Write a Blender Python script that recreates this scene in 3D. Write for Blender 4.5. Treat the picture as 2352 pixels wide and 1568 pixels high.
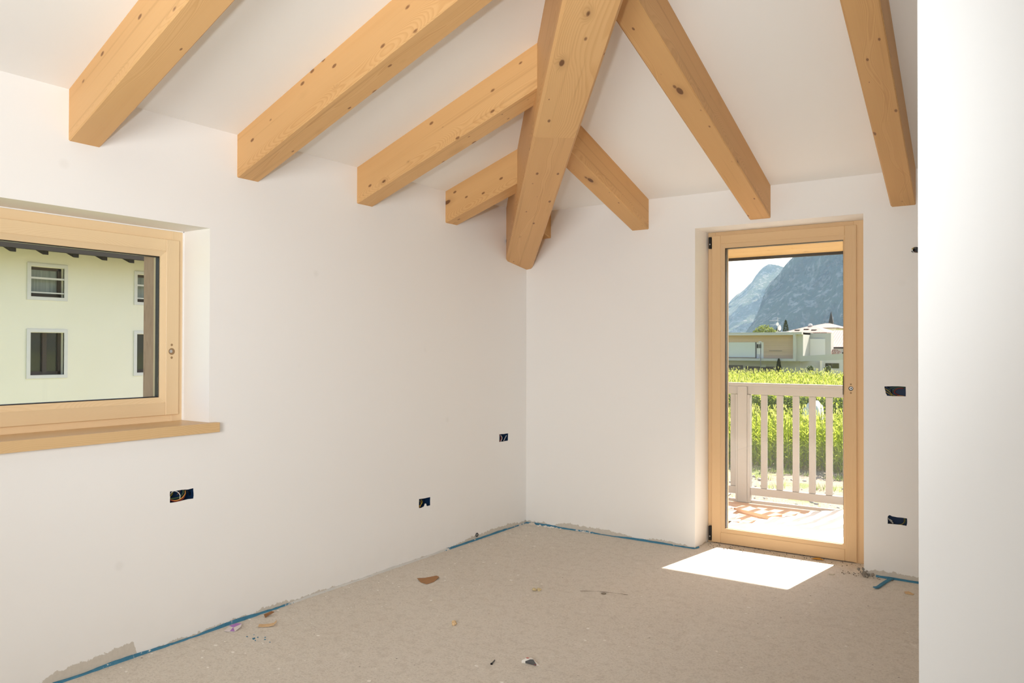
import bpy, bmesh, math, random
from mathutils import Vector, Matrix, noise as mnoise
from mathutils.geometry import tessellate_polygon

for o in list(bpy.data.objects): bpy.data.objects.remove(o)
S = bpy.context.scene
COL = S.collection
rnd = random.Random(7)

# ------------------------------------------------------------------ camera, sky, sun, flash, exposure
cam_d = bpy.data.cameras.new('camera'); cam = bpy.data.objects.new('camera', cam_d); COL.objects.link(cam)
cam_d.sensor_fit = 'HORIZONTAL'; cam_d.sensor_width = 36.0; cam_d.lens = 27.0094
cam_d.clip_start = 0.05; cam_d.clip_end = 12000
F = Vector((-0.5594009, 0.8288444, 0.0093489)); R = Vector((0.8288916, 0.559403, 0.0026396)); U = Vector((0.003042, -0.0092259, 0.9999528))
cam.matrix_world = Matrix(((R.x, U.x, -F.x, 3.27017), (R.y, U.y, -F.y, -5.04637), (R.z, U.z, -F.z, 1.36), (0, 0, 0, 1)))
S.camera = cam

SUN_EL = math.radians(42.0)
SUN_AZ = math.atan2(0.17, 1.0)            # the sun stands over the valley, a little to the right of straight out of the door
world = bpy.data.worlds.new('world'); S.world = world; world.use_nodes = True
wn = world.node_tree.nodes; wl = world.node_tree.links; wn.clear()
sky = wn.new('ShaderNodeTexSky'); sky.sky_type = 'NISHITA'; sky.sun_disc = False
sky.sun_elevation = SUN_EL; sky.sun_rotation = SUN_AZ; sky.air_density = 1.0; sky.dust_density = 2.5; sky.ozone_density = 1.0; sky.altitude = 100
bgn = wn.new('ShaderNodeBackground'); bgn.inputs['Strength'].default_value = 0.28
wo = wn.new('ShaderNodeOutputWorld'); wl.new(sky.outputs[0], bgn.inputs['Color']); wl.new(bgn.outputs[0], wo.inputs['Surface'])

sd = bpy.data.lights.new('sun', 'SUN'); sd.energy = 20.0; sd.angle = 0.0093; sd.color = (1.0, 0.96, 0.90)
sun = bpy.data.objects.new('sun', sd); COL.objects.link(sun)
sdir = Vector((math.sin(SUN_AZ) * math.cos(SUN_EL), math.cos(SUN_AZ) * math.cos(SUN_EL), math.sin(SUN_EL)))
sun.rotation_euler = sdir.to_track_quat('Z', 'Y').to_euler(); sun.location = sdir * 60

# an unseen soft spot added as ambient fill; the small flash on top of the camera
def spot_lamp(name, loc, aim, watts, cone, size, color):
    d = bpy.data.lights.new(name, 'SPOT'); d.energy = watts; d.color = color; d.shadow_soft_size = size
    d.spot_size = math.radians(cone); d.spot_blend = 1.0
    o = bpy.data.objects.new(name, d); COL.objects.link(o); o.location = loc
    o.rotation_euler = (Vector(loc) - Vector(aim)).to_track_quat('Z', 'Y').to_euler()
spot_lamp('ambient_fill', (3.0, -6.5, 1.5), (0.0, -1.3, 1.65), 505, 95, 0.7, (0.975, 0.985, 0.975))
spot_lamp('camera_flash', (3.12, -5.12, 1.52), (1.0, -2.1, 2.35), 172, 92, 0.05, (0.90, 0.965, 1.0))

S.view_settings.view_transform = 'Standard'; S.view_settings.look = 'None'
S.view_settings.exposure = 0.0; S.view_settings.gamma = 1.0; S.view_settings.use_curve_mapping = False
S.cycles.max_bounces = 12; S.cycles.diffuse_bounces = 8; S.cycles.transparent_max_bounces = 12
S.cycles.sample_clamp_indirect = 6.0; S.cycles.caustics_reflective = False; S.cycles.caustics_refractive = False

# ------------------------------------------------------------------ node helpers
class NT:
    def __init__(s, name):
        s.m = bpy.data.materials.new(name); s.m.use_nodes = True
        s.t = s.m.node_tree; s.t.nodes.clear()
        s.out = s.t.nodes.new('ShaderNodeOutputMaterial')
    def n(s, typ, **kw):
        nd = s.t.nodes.new(typ)
        for k, v in kw.items():
            if k.startswith('i_'):
                key = k[2:]
                key = int(key) if key.isdigit() else key.replace('_', ' ')
                s.put(nd.inputs[key], v)
            else: setattr(nd, k, v)
        return nd
    def put(s, sock, v):
        if isinstance(v, bpy.types.NodeSocket): s.t.links.new(v, sock)
        elif hasattr(v, 'outputs'): s.t.links.new(v.outputs[0], sock)
        else: sock.default_value = v
    def math(s, op, a, b=None, c=None, clamp=False):
        nd = s.n('ShaderNodeMath', operation=op, use_clamp=clamp); s.put(nd.inputs[0], a)
        if b is not None: s.put(nd.inputs[1], b)
        if c is not None: s.put(nd.inputs[2], c)
        return nd.outputs[0]
    def vmath(s, op, a, b):
        nd = s.n('ShaderNodeVectorMath', operation=op); s.put(nd.inputs[0], a); s.put(nd.inputs[1], b); return nd.outputs[0]
    def mix(s, fac, a, b, typ='MIX'):
        nd = s.n('ShaderNodeMix', data_type='RGBA', blend_type=typ, clamp_factor=True)
        s.put(nd.inputs[0], fac); s.put(nd.inputs[6], a); s.put(nd.inputs[7], b); return nd.outputs[2]
    def noise(s, vec, scale, detail=3.0, rough=0.55):
        nd = s.n('ShaderNodeTexNoise', noise_dimensions='3D'); s.put(nd.inputs['Vector'], vec)
        nd.inputs['Scale'].default_value = scale; nd.inputs['Detail'].default_value = detail; nd.inputs['Roughness'].default_value = rough
        return nd.outputs['Fac']
    def step(s, v, lo, hi):                  # smooth 0..1 between lo and hi (hi may be below lo)
        nd = s.n('ShaderNodeMapRange', interpolation_type='SMOOTHSTEP'); s.put(nd.inputs['Value'], v)
        s.put(nd.inputs['From Min'], lo); s.put(nd.inputs['From Max'], hi); return nd.outputs[0]
    def ramp(s, v, stops, interp='LINEAR'):
        nd = s.n('ShaderNodeValToRGB'); s.put(nd.inputs[0], v); cr = nd.color_ramp; cr.interpolation = interp
        while len(cr.elements) < len(stops): cr.elements.new(0.5)
        for e, (p, c) in zip(cr.elements, stops): e.position = p; e.color = c if len(c) == 4 else (*c, 1)
        return nd.outputs[0]
    def bsdf(s, color, rough=0.6, spec=0.3, bump=None, bstr=0.2, bdist=0.002, metal=0.0):
        b = s.n('ShaderNodeBsdfPrincipled'); s.put(b.inputs['Base Color'], color if not isinstance(color, tuple) else (*color[:3], 1))
        s.put(b.inputs['Roughness'], rough); b.inputs['Specular IOR Level'].default_value = spec; b.inputs['Metallic'].default_value = metal
        if bump is not None:
            bn = s.n('ShaderNodeBump'); bn.inputs['Strength'].default_value = bstr; bn.inputs['Distance'].default_value = bdist
            s.put(bn.inputs['Height'], bump); s.t.links.new(bn.outputs[0], b.inputs['Normal'])
        s.t.links.new(b.outputs[0], s.out.inputs['Surface']); return b

def lin(r, g, b):
    f = lambda c: (c / 255 / 12.92) if c / 255 <= 0.04045 else ((c / 255 + 0.055) / 1.055) ** 2.4
    return (f(r), f(g), f(b))

def plain(name, col, rough=0.6, spec=0.3, metal=0.0, var=0.06, scale=8.0):
    t = NT(name); tc = t.n('ShaderNodeTexCoord').outputs['Object']
    nz = t.noise(tc, scale, 3)
    a = tuple(max(0, c * (1 - var)) for c in col); b = tuple(min(1, c * (1 + var)) for c in col)
    t.bsdf(t.mix(nz, (*a, 1), (*b, 1)), rough, spec, metal=metal); return t.m

def axis_vec(t, axis, warp=None):
    tc = t.n('ShaderNodeTexCoord').outputs['Object']
    oi = t.n('ShaderNodeObjectInfo').outputs['Random']
    sp = t.n('ShaderNodeSeparateXYZ'); t.put(sp.inputs[0], tc)
    x, y, z = sp.outputs
    if axis == 'y': x, y, z = y, x, z
    elif axis == 'z': x, y, z = z, x, y
    x = t.math('ADD', x, t.math('MULTIPLY', oi, 37.0))
    return x, y, z, oi

def comb(t, x, y, z):
    c = t.n('ShaderNodeCombineXYZ'); t.put(c.inputs[0], x); t.put(c.inputs[1], y); t.put(c.inputs[2], z); return c.outputs[0]

def wood(name, light, dark, axis='x', ring=0.0042, tilt=0.03, knots=True, contrast=0.34, rough=0.5, pith=(0.11, 0.05), spec=0.25, streak=0.25):
    t = NT(name); x, y, z, oi = axis_vec(t, axis)
    m = lambda a, k: t.math('MULTIPLY', a, k)
    v1 = comb(t, m(x, 0.9), m(y, 7.0), m(z, 7.0))
    d = t.math('SUBTRACT', t.noise(v1, 1.0, 2), 0.5)
    slow = t.math('SUBTRACT', t.noise(comb(t, m(x, 1.6), oi, 3.0), 1.0, 1), 0.5)
    py = t.math('ADD', t.math('ADD', y, m(slow, 0.22)), t.math('ADD', m(t.math('SUBTRACT', oi, .5), 0.12), pith[0] * 0.4))
    pz = t.math('ADD', t.math('ADD', z, m(x, 0.0)), pith[1])
    kf = None
    if knots:
        vo = t.n('ShaderNodeTexVoronoi', feature='F1'); t.put(vo.inputs['Vector'], comb(t, m(x, 2.8), m(y, 6.5), m(z, 6.5))); vo.inputs['Scale'].default_value = 1.0
        size = t.math('MULTIPLY_ADD', t.n('ShaderNodeSeparateColor', i_0=vo.outputs['Color']).outputs[0], 0.088, 0.014)
        kd = t.math('DIVIDE', vo.outputs['Distance'], size)
        kf = t.step(kd, 1.2, 0.8); halo = t.step(kd, 3.2, 0.6)
        vs = t.n('ShaderNodeTexVoronoi', feature='F1'); t.put(vs.inputs['Vector'], comb(t, m(x, 8.0), m(y, 17.0), m(z, 17.0))); vs.inputs['Scale'].default_value = 1.0
        kd2 = t.math('DIVIDE', vs.outputs['Distance'], t.math('MULTIPLY_ADD', t.n('ShaderNodeSeparateColor', i_0=vs.outputs['Color']).outputs[1], 0.17, -0.03))
        kf2 = t.math('MULTIPLY', t.step(kd2, 1.3, 0.7), t.step(kd2, -0.01, 0.0))
    rr = t.math('SQRT', t.math('ADD', t.math('MULTIPLY', py, py), t.math('MULTIPLY', pz, pz)))
    rr = t.math('ADD', rr, m(d, 0.026))
    if knots: rr = t.math('ADD', rr, m(halo, 0.012))
    rg = t.math('FRACT', m(rr, 1.0 / ring))
    late = t.math('MULTIPLY', t.step(rg, 0.25, 0.85), t.step(rg, 1.0, 0.88))
    fine = t.noise(comb(t, m(x, 3.0), m(y, 160.0), m(z, 160.0)), 1.0, 2)
    broad = t.noise(comb(t, m(x, 0.8), m(y, 9.0), m(z, 9.0)), 1.0, 2)
    vein = t.step(t.noise(comb(t, m(x, 0.55), m(y, 34.0), m(z, 34.0)), 1.0, 2), 0.60, 0.74) if knots else 0.0
    fac = t.math('ADD', t.math('MULTIPLY', late, contrast), t.math('ADD', m(t.math('SUBTRACT', fine, .5), streak), m(t.math('SUBTRACT', broad, .5), 0.7)), clamp=True)
    col = t.mix(fac, (*light, 1), (*dark, 1))
    if knots: col = t.mix(m(vein, 0.30), col, (*[c * 0.72 for c in dark], 1))
    hv = t.n('ShaderNodeHueSaturation'); t.put(hv.inputs['Color'], col); t.put(hv.inputs['Value'], t.math('MULTIPLY_ADD', oi, 0.10, 0.95)); col = hv.outputs[0]
    if knots:
        col = t.mix(m(halo, 0.28), col, (*[c * 0.55 for c in dark], 1))
        col = t.mix(m(kf, 0.88), col, (0.13, 0.048, 0.018, 1))
        col = t.mix(m(kf2, 0.8), col, (0.17, 0.065, 0.025, 1))
    t.bsdf(col, rough, spec, bump=fac, bstr=0.12, bdist=0.001); return t.m

# ------------------------------------------------------------------ mesh helpers
class MB:
    def __init__(s): s.v = []; s.f = []; s.mi = []
    def add(s, vs, fs, mi=0):
        o = len(s.v); s.v += [tuple(v) for v in vs]; s.f += [tuple(i + o for i in f) for f in fs]; s.mi += [mi] * len(fs); return s
    def box(s, x0, x1, y0, y1, z0, z1, mi=0, bev=0.0):
        if bev <= 0:
            v = [(x0, y0, z0), (x1, y0, z0), (x1, y1, z0), (x0, y1, z0), (x0, y0, z1), (x1, y0, z1), (x1, y1, z1), (x0, y1, z1)]
            return s.add(v, [(3, 2, 1, 0), (4, 5, 6, 7), (0, 1, 5, 4), (1, 2, 6, 5), (2, 3, 7, 6), (3, 0, 4, 7)], mi)
        bm = bmesh.new(); bmesh.ops.create_cube(bm, size=1.0)
        for w in bm.verts: w.co = Vector(((x0 + x1) / 2 + w.co.x * (x1 - x0), (y0 + y1) / 2 + w.co.y * (y1 - y0), (z0 + z1) / 2 + w.co.z * (z1 - z0)))
        bmesh.ops.bevel(bm, geom=bm.edges[:], offset=bev, segments=1, affect='EDGES', profile=0.5)
        bm.verts.index_update(); s.add([w.co[:] for w in bm.verts], [[w.index for w in f.verts] for f in bm.faces], mi); bm.free(); return s
    def prism(s, a, b, mi=0):                # loft between two equal polygons, capped
        n = len(a); s.add(list(a) + list(b), [tuple(range(n))[::-1], tuple(range(n, 2 * n))] + [(i, (i + 1) % n, n + (i + 1) % n, n + i) for i in range(n)], mi); return s
    def tube(s, path, r, sides=6, mi=0, caps=True):
        P = [Vector(p) for p in path]; rings = []
        for i, p in enumerate(P):
            t = (P[min(i + 1, len(P) - 1)] - P[max(i - 1, 0)]).normalized()
            a = t.cross(Vector((0, 0, 1)) if abs(t.z) < 0.9 else Vector((1, 0, 0))).normalized(); b = t.cross(a)
            rr = r[i] if isinstance(r, (list, tuple)) else r
            rings.append([p + (a * math.cos(2 * math.pi * k / sides) + b * math.sin(2 * math.pi * k / sides)) * rr for k in range(sides)])
        vs = [q for g in rings for q in g]; fs = []
        for i in range(len(P) - 1):
            for k in range(sides): fs.append((i * sides + k, i * sides + (k + 1) % sides, (i + 1) * sides + (k + 1) % sides, (i + 1) * sides + k))
        if caps: fs += [tuple(range(sides))[::-1], tuple(range((len(P) - 1) * sides, len(P) * sides))]
        return s.add(vs, fs, mi)
    def sphere(s, c, r, seg=10, rings=6, mi=0, jit=0.0, rs=None):
        vs = [(c[0], c[1], c[2] + r[2])]; fs = []
        for i in range(1, rings):
            ph = math.pi * i / rings
            for k in range(seg):
                th = 2 * math.pi * k / seg; j = 1 + ((rs or rnd).uniform(-jit, jit) if jit else 0)
                vs.append((c[0] + r[0] * math.sin(ph) * math.cos(th) * j, c[1] + r[1] * math.sin(ph) * math.sin(th) * j, c[2] + r[2] * math.cos(ph) * j))
        vs.append((c[0], c[1], c[2] - r[2])); last = len(vs) - 1
        for k in range(seg): fs.append((0, 1 + k, 1 + (k + 1) % seg))
        for i in range(rings - 2):
            for k in range(seg): a = 1 + i * seg; fs.append((a + k, a + seg + k, a + seg + (k + 1) % seg, a + (k + 1) % seg))
        a = 1 + (rings - 2) * seg
        for k in range(seg): fs.append((a + k, last, a + (k + 1) % seg))
        return s.add(vs, fs, mi)
    def build(s, name, mat, parent=None, smooth=False, basis=None, origin=None):
        vs = [Vector(v) for v in s.v]
        if basis is None:
            lo = [min(v[i] for v in vs) for i in range(3)]; hi = [max(v[i] for v in vs) for i in range(3)]
            org = Vector(origin) if origin is not None else Vector(((lo[0] + hi[0]) / 2, (lo[1] + hi[1]) / 2, lo[2]))
            M = Matrix.Translation(org)
        else: M = basis
        Mi = M.inverted()
        me = bpy.data.meshes.new(name); me.from_pydata([(Mi @ v)[:] for v in vs], [], s.f); me.update()
        bm = bmesh.new(); bm.from_mesh(me); bmesh.ops.recalc_face_normals(bm, faces=bm.faces[:]); bm.to_mesh(me); bm.free()
        for mm in (mat if isinstance(mat, (list, tuple)) else [mat]): me.materials.append(mm)
        if any(s.mi): me.polygons.foreach_set('material_index', s.mi)
        if smooth: me.polygons.foreach_set('use_smooth', [True] * len(me.polygons))
        o = bpy.data.objects.new(name, me); COL.objects.link(o)
        WM[o.name] = M
        if parent is not None:
            o.parent = parent; o.matrix_local = WM[parent.name].inverted() @ M
        else: o.matrix_world = M
        return o
WM = {}
def tag(o, label=None, cat=None, group=None, kind=None):
    if label: o['label'] = label
    if cat: o['category'] = cat
    if group: o['group'] = group
    if kind: o['kind'] = kind
    return o
def thing(name, loc, label=None, cat=None, group=None, kind=None):
    o = bpy.data.objects.new(name, None); COL.objects.link(o); o.location = loc; o.empty_display_size = 0.1
    WM[o.name] = Matrix.Translation(Vector(loc)); return tag(o, label, cat, group, kind)
def struct(o): o['kind'] = 'structure'; return o

def holed(front, back, outer, holes_through, holes_blind):
    """Wall slab: polygon `outer` (2D) with holes; front/back map 2D -> 3D. Blind holes are cut only into the front face; each is (poly, depth)."""
    mb = MB()
    def face(mapf, hs, flip):
        polys = [[Vector((p[0], p[1], 0)) for p in outer]] + [[Vector((p[0], p[1], 0)) for p in h] for h in hs]
        flat = [p for q in polys for p in q]
        tris = tessellate_polygon(polys)
        mb.add([mapf(p.x, p.y) for p in flat], [tuple(t)[::-1] if flip else tuple(t) for t in tris])
    face(lambda a, b: front(a, b, 0), holes_through + [h for h, _ in holes_blind], False)
    face(lambda a, b: back(a, b), holes_through, True)
    def ring(poly, A, B):
        n = len(poly); mb.add([A(*p) for p in poly] + [B(*p) for p in poly], [(i, (i + 1) % n, n + (i + 1) % n, n + i) for i in range(n)])
    ring(outer, lambda a, b: front(a, b, 0), back)
    for h in holes_through: ring(h, lambda a, b: front(a, b, 0), back)
    for h, d in holes_blind:
        ring(h, lambda a, b: front(a, b, 0), lambda a, b: front(a, b, d)); n = len(h)
    return mb

# ------------------------------------------------------------------ materials
def plaster_mat(name, along, profile=None, lo=0.0, hi=1.0, base=(0.86, 0.853, 0.84)):
    """White painted plaster; near the floor a strip of bare grey plaster of uneven height (profile along the wall)."""
    t = NT(name); g = t.n('ShaderNodeNewGeometry').outputs['Position']
    sp = t.n('ShaderNodeSeparateXYZ'); t.put(sp.inputs[0], g)
    bl = t.noise(g, 1.1, 2); sm = t.noise(g, 9.0, 3)
    col = t.mix(bl, (*[c * 0.985 for c in base], 1), (*base, 1))
    vo = t.n('ShaderNodeTexVoronoi', feature='F1'); t.put(vo.inputs['Vector'], g); vo.inputs['Scale'].default_value = 2.6
    spot = t.math('MULTIPLY', t.step(vo.outputs['Distance'], 0.075, 0.02), t.step(t.n('ShaderNodeSeparateColor', i_0=vo.outputs['Color']).outputs[0], 0.80, 0.95))
    col = t.mix(t.math('MULTIPLY', spot, 0.10), col, (0.45, 0.42, 0.37, 1))
    if profile:
        a = sp.outputs[0 if along == 'x' else 1]
        u = t.n('ShaderNodeMapRange'); t.put(u.inputs['Value'], a); u.inputs['From Min'].default_value = lo; u.inputs['From Max'].default_value = hi
        h = t.ramp(u.outputs[0], [((p - lo) / (hi - lo), (max(0, v * (0.75 if along == 'y' and p < -2 else 0.58) - 0.006),) * 3) for p, v in profile])
        hb = t.n('ShaderNodeSeparateColor', i_0=h).outputs[0]
        jit = t.math('MULTIPLY', t.math('SUBTRACT', t.noise(g, 34.0, 4, 0.65), 0.5), 0.05)
        jit2 = t.math('MULTIPLY', t.math('SUBTRACT', t.noise(g, 6.0, 2), 0.5), 0.04)
        z = t.math('ADD', sp.outputs[2], t.math('ADD', jit, jit2))
        bare = t.step(t.math('SUBTRACT', hb, z), 0.0, 0.004)
        dust = t.step(sp.outputs[2], 0.30, 0.0)
        col = t.mix(t.math('MULTIPLY', t.math('MULTIPLY', dust, sm), 0.16), col, (0.55, 0.50, 0.43, 1))
        bc = t.mix(t.noise(g, 60.0, 3), (0.48, 0.43, 0.36, 1), (0.62, 0.57, 0.49, 1))
        col = t.mix(t.math('MULTIPLY', bare, 0.85), col, bc)
    t.bsdf(col, 0.75, 0.2, bump=t.noise(g, 70.0, 3), bstr=0.06, bdist=0.002); return t.m

M_LEFT = plaster_mat('left_wall_plaster', 'y', [(-5.2, 0.03), (-3.62, 0.03), (-3.5, 0.075), (-3.3, 0.10), (-3.17, 0.11), (-3.15, 0.02), (-2.9, 0.03), (-2.5, 0.042), (-2.2, 0.034), (-1.9, 0.03), (-1.1, 0.025), (-0.85, 0.04), (-0.7, 0.075), (-0.3, 0.085), (-0.1, 0.06), (0.0, 0.05)], -5.2, 0.0)
M_BACK = plaster_mat('back_wall_plaster', 'x', [(0.0, 0.045), (0.1, 0.05), (0.17, 0.065), (0.23, 0.02), (0.27, 0.07), (0.34, 0.09), (0.7, 0.08), (0.86, 0.05), (0.95, 0.02), (1.05, 0.055), (1.2, 0.05), (1.37, 0.03), (2.43, 0.05), (2.5, 0.085), (2.75, 0.07), (5.2, 0.06)], 0.0, 5.2, base=(0.86, 0.846, 0.822))  # same white paint, base tinted to put the warm light into the colour
M_PLASTER = plaster_mat('white_plaster', 'x')
M_CEIL = plaster_mat('ceiling_plaster', 'x', base=(0.90, 0.885, 0.86))

def floor_mat():
    t = NT('screed_floor'); g = t.n('ShaderNodeNewGeometry').outputs['Position']
    a = t.noise(g, 1.3, 4, 0.6); b = t.noise(g, 7.0, 4, 0.6); c = t.noise(g, 260.0, 2, 0.7); e = t.noise(g, 90.0, 3, 0.6)
    col = t.mix(a, (0.69, 0.64, 0.565, 1), (0.78, 0.735, 0.66, 1))
    col = t.mix(t.math('MULTIPLY', t.step(b, 0.55, 0.8), 0.35), col, (0.78, 0.74, 0.67, 1))
    col = t.mix(t.step(c, 0.35, 0.7), t.mix(0.16, col, (0.12, 0.09, 0.06, 1)), col)
    col = t.mix(t.math('MULTIPLY', t.step(c, 0.58, 0.72), 0.25), col, (0.8, 0.75, 0.68, 1))
    col = t.mix(t.math('MULTIPLY', t.step(e, 0.50, 0.36), 0.22), col, (0.30, 0.25, 0.20, 1)); col = t.mix(t.math('MULTIPLY', t.step(e, 0.56, 0.70), 0.20), col, (0.84, 0.80, 0.74, 1))
    mott = t.noise(g, 22.0, 4, 0.65); col = t.mix(t.math('MULTIPLY', t.step(mott, 0.52, 0.36), 0.16), col, (0.34, 0.28, 0.22, 1)); col = t.mix(t.math('MULTIPLY', t.step(t.math('ADD', t.math('MULTIPLY', b, .6), t.math('MULTIPLY', mott, .4)), 0.58, 0.70), 0.35), col, (0.84, 0.80, 0.74, 1))
    def specks(scale, size, thr, colr, amt, col):
        vo = t.n('ShaderNodeTexVoronoi', feature='F1'); t.put(vo.inputs['Vector'], g); vo.inputs['Scale'].default_value = scale
        s3 = t.n('ShaderNodeSeparateColor', i_0=vo.outputs['Color'])
        dens = t.step(t.noise(g, 2.2, 2), 0.42, 0.62)
        k = t.math('MULTIPLY', t.step(t.math('DIVIDE', vo.outputs['Distance'], t.math('MULTIPLY_ADD', s3.outputs[1], size, size * 0.3)), 1.1, 0.8), t.step(t.math('ADD', s3.outputs[0], t.math('MULTIPLY', dens, 0.18)), thr, thr + 0.01))
        return t.mix(t.math('MULTIPLY', k, amt), col, colr)
    col = specks(16.0, 0.10, 0.93, (0.85, 0.82, 0.76, 1), 0.85, col)
    col = specks(34.0, 0.12, 0.96, (0.85, 0.82, 0.76, 1), 0.75, col)
    col = specks(27.0, 0.10, 0.975, (0.08, 0.065, 0.05, 1), 0.7, col)
    sc = t.n('ShaderNodeTexNoise', noise_dimensions='3D'); mp = t.n('ShaderNodeMapping'); mp.inputs['Rotation'].default_value = (0, 0, 0.7); mp.inputs['Scale'].default_value = (3, 45, 1)
    t.put(mp.inputs[0], g); t.put(sc.inputs['Vector'], mp.outputs[0]); sc.inputs['Scale'].default_value = 1.0; sc.inputs['Detail'].default_value = 2
    scr = t.math('MULTIPLY', t.step(sc.outputs['Fac'], 0.70, 0.76), t.step(t.noise(g, 3.1, 2), 0.55, 0.68))
    col = t.mix(t.math('MULTIPLY', scr, 0.4), col, (0.72, 0.66, 0.58, 1))
    t.bsdf(col, 0.82, 0.2, bump=t.math('ADD', t.math('MULTIPLY', c, 0.5), e), bstr=0.35, bdist=0.003); return t.m
M_FLOOR = floor_mat()

L1, D1 = (0.70, 0.42, 0.185), (0.52, 0.26, 0.085)
M_BEAM = wood('honey_spruce', L1, D1, 'x')
M_BEAMR = wood('amber_spruce', (0.67, 0.39, 0.16), (0.49, 0.24, 0.075), 'x', contrast=0.30)
M_HIP = wood('glulam_spruce', (0.685, 0.40, 0.175), (0.51, 0.255, 0.09), 'x', ring=0.0052, contrast=0.46)
LF, DF = (0.77, 0.585, 0.365), (0.69, 0.495, 0.28)
M_FRX = wood('pale_larch_x', LF, DF, 'x', ring=0.004, knots=False, contrast=0.35, rough=0.4)
M_FRY = wood('pale_larch_y', LF, DF, 'y', ring=0.004, knots=False, contrast=0.35, rough=0.4)
M_FRZ = wood('pale_larch_z', LF, DF, 'z', ring=0.004, knots=False, contrast=0.25, rough=0.4)
LD, DD = (0.67, 0.465, 0.265), (0.585, 0.385, 0.20)  # window larch with the weaker light at the door painted in as darker tone
M_DRX = wood('shaded_larch_x', LD, DD, 'x', ring=0.004, knots=False, contrast=0.35, rough=0.4)
M_DRZ = wood('shaded_larch_z', LD, DD, 'z', ring=0.004, knots=False, contrast=0.25, rough=0.4)
M_SILL = wood('sill_larch', (0.71, 0.49, 0.26), (0.60, 0.385, 0.175), 'y', ring=0.005, knots=False, contrast=0.3, rough=0.35)
M_SOFFIT = wood('soffit_larch', (0.49, 0.325, 0.145), (0.40, 0.24, 0.095), 'x', ring=0.006, contrast=0.3)
M_RAILX = wood('weathered_grey_x', (0.30, 0.285, 0.262), (0.255, 0.24, 0.218), 'x', ring=0.006, knots=False, contrast=0.3, rough=0.7)
M_RAILZ = wood('weathered_grey_z', (0.30, 0.285, 0.262), (0.255, 0.24, 0.218), 'z', ring=0.006, knots=False, contrast=0.3, rough=0.7)
M_DECK = wood('deck_larch', (0.62, 0.40, 0.25), (0.50, 0.30, 0.17), 'x', ring=0.006, knots=False, contrast=0.3, rough=0.7)
def mottled(name, a, b, c):
    t = NT(name); g = t.n('ShaderNodeTexCoord').outputs['Object']; mp = t.n('ShaderNodeMapping'); mp.inputs['Scale'].default_value = (1, 1, .25); t.put(mp.inputs[0], g)
    col = t.mix(t.noise(mp.outputs[0], 60.0, 4, .7), (*a, 1), (*b, 1)); col = t.mix(t.math('MULTIPLY', t.step(t.noise(mp.outputs[0], 22.0, 3, .7), .55, .75), .7), col, (*c, 1))
    t.bsdf(col, .9, .15, bump=t.noise(mp.outputs[0], 80.0, 3), bstr=.5, bdist=.004); return t.m
M_OLDWOOD = mottled('rough_brown_board', (0.24, 0.165, 0.11), (0.40, 0.30, 0.215), (0.14, 0.085, 0.06))
M_CLAD = wood('larch_cladding', (0.62, 0.46, 0.325), (0.50, 0.355, 0.245), 'x', ring=0.3, knots=False, contrast=0.2, rough=0.8, streak=0.1)
M_DARKRAFTER = plain('dark_brown_timber', (0.016, 0.014, 0.012), 0.7)
M_BLACK = plain('black_rubber', (0.012, 0.012, 0.013), 0.45, 0.4)
M_HINGE = plain('black_metal', (0.006, 0.006, 0.007), 0.35, 0.4)
M_STEEL = plain('zinc_steel', (0.55, 0.54, 0.52), 0.35, 0.5, metal=0.9)
M_HOLE = plain('drilled_wood', (0.30, 0.19, 0.10), 0.8)
M_BOXBLUE = plain('blue_box_plastic', (0.005, 0.024, 0.072), 0.5, 0.3)
M_GREYTRIM = plain('grey_stone_trim', (0.60, 0.60, 0.61), 0.8)

def foam_mat():
    t = NT('blue_foam'); g = t.n('ShaderNodeNewGeometry').outputs['Position']
    n1 = t.noise(g, 3.0, 3); n2 = t.noise(g, 40.0, 3, 0.7); sp = t.n('ShaderNodeSeparateXYZ'); t.put(sp.inputs[0], g)
    col = t.mix(n2, (0.045, 0.165, 0.27, 1), (0.09, 0.27, 0.40, 1))
    mid = t.math('MULTIPLY', t.step(sp.outputs[1], -2.45, -2.0), t.step(sp.outputs[1], -0.85, -1.15))
    w = t.math('ADD', t.math('ADD', t.math('SUBTRACT', n1, 0.62), t.math('MULTIPLY', t.math('SUBTRACT', n2, 0.5), 0.9)), t.math('MULTIPLY', mid, 0.42))
    col = t.mix(t.math('MULTIPLY', t.step(w, 0.0, 0.05), 0.92), col, (0.70, 0.68, 0.64, 1))
    t.bsdf(col, 0.8, 0.15, bump=n2, bstr=0.4, bdist=0.003); return t.m
M_FOAM = foam_mat()

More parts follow.
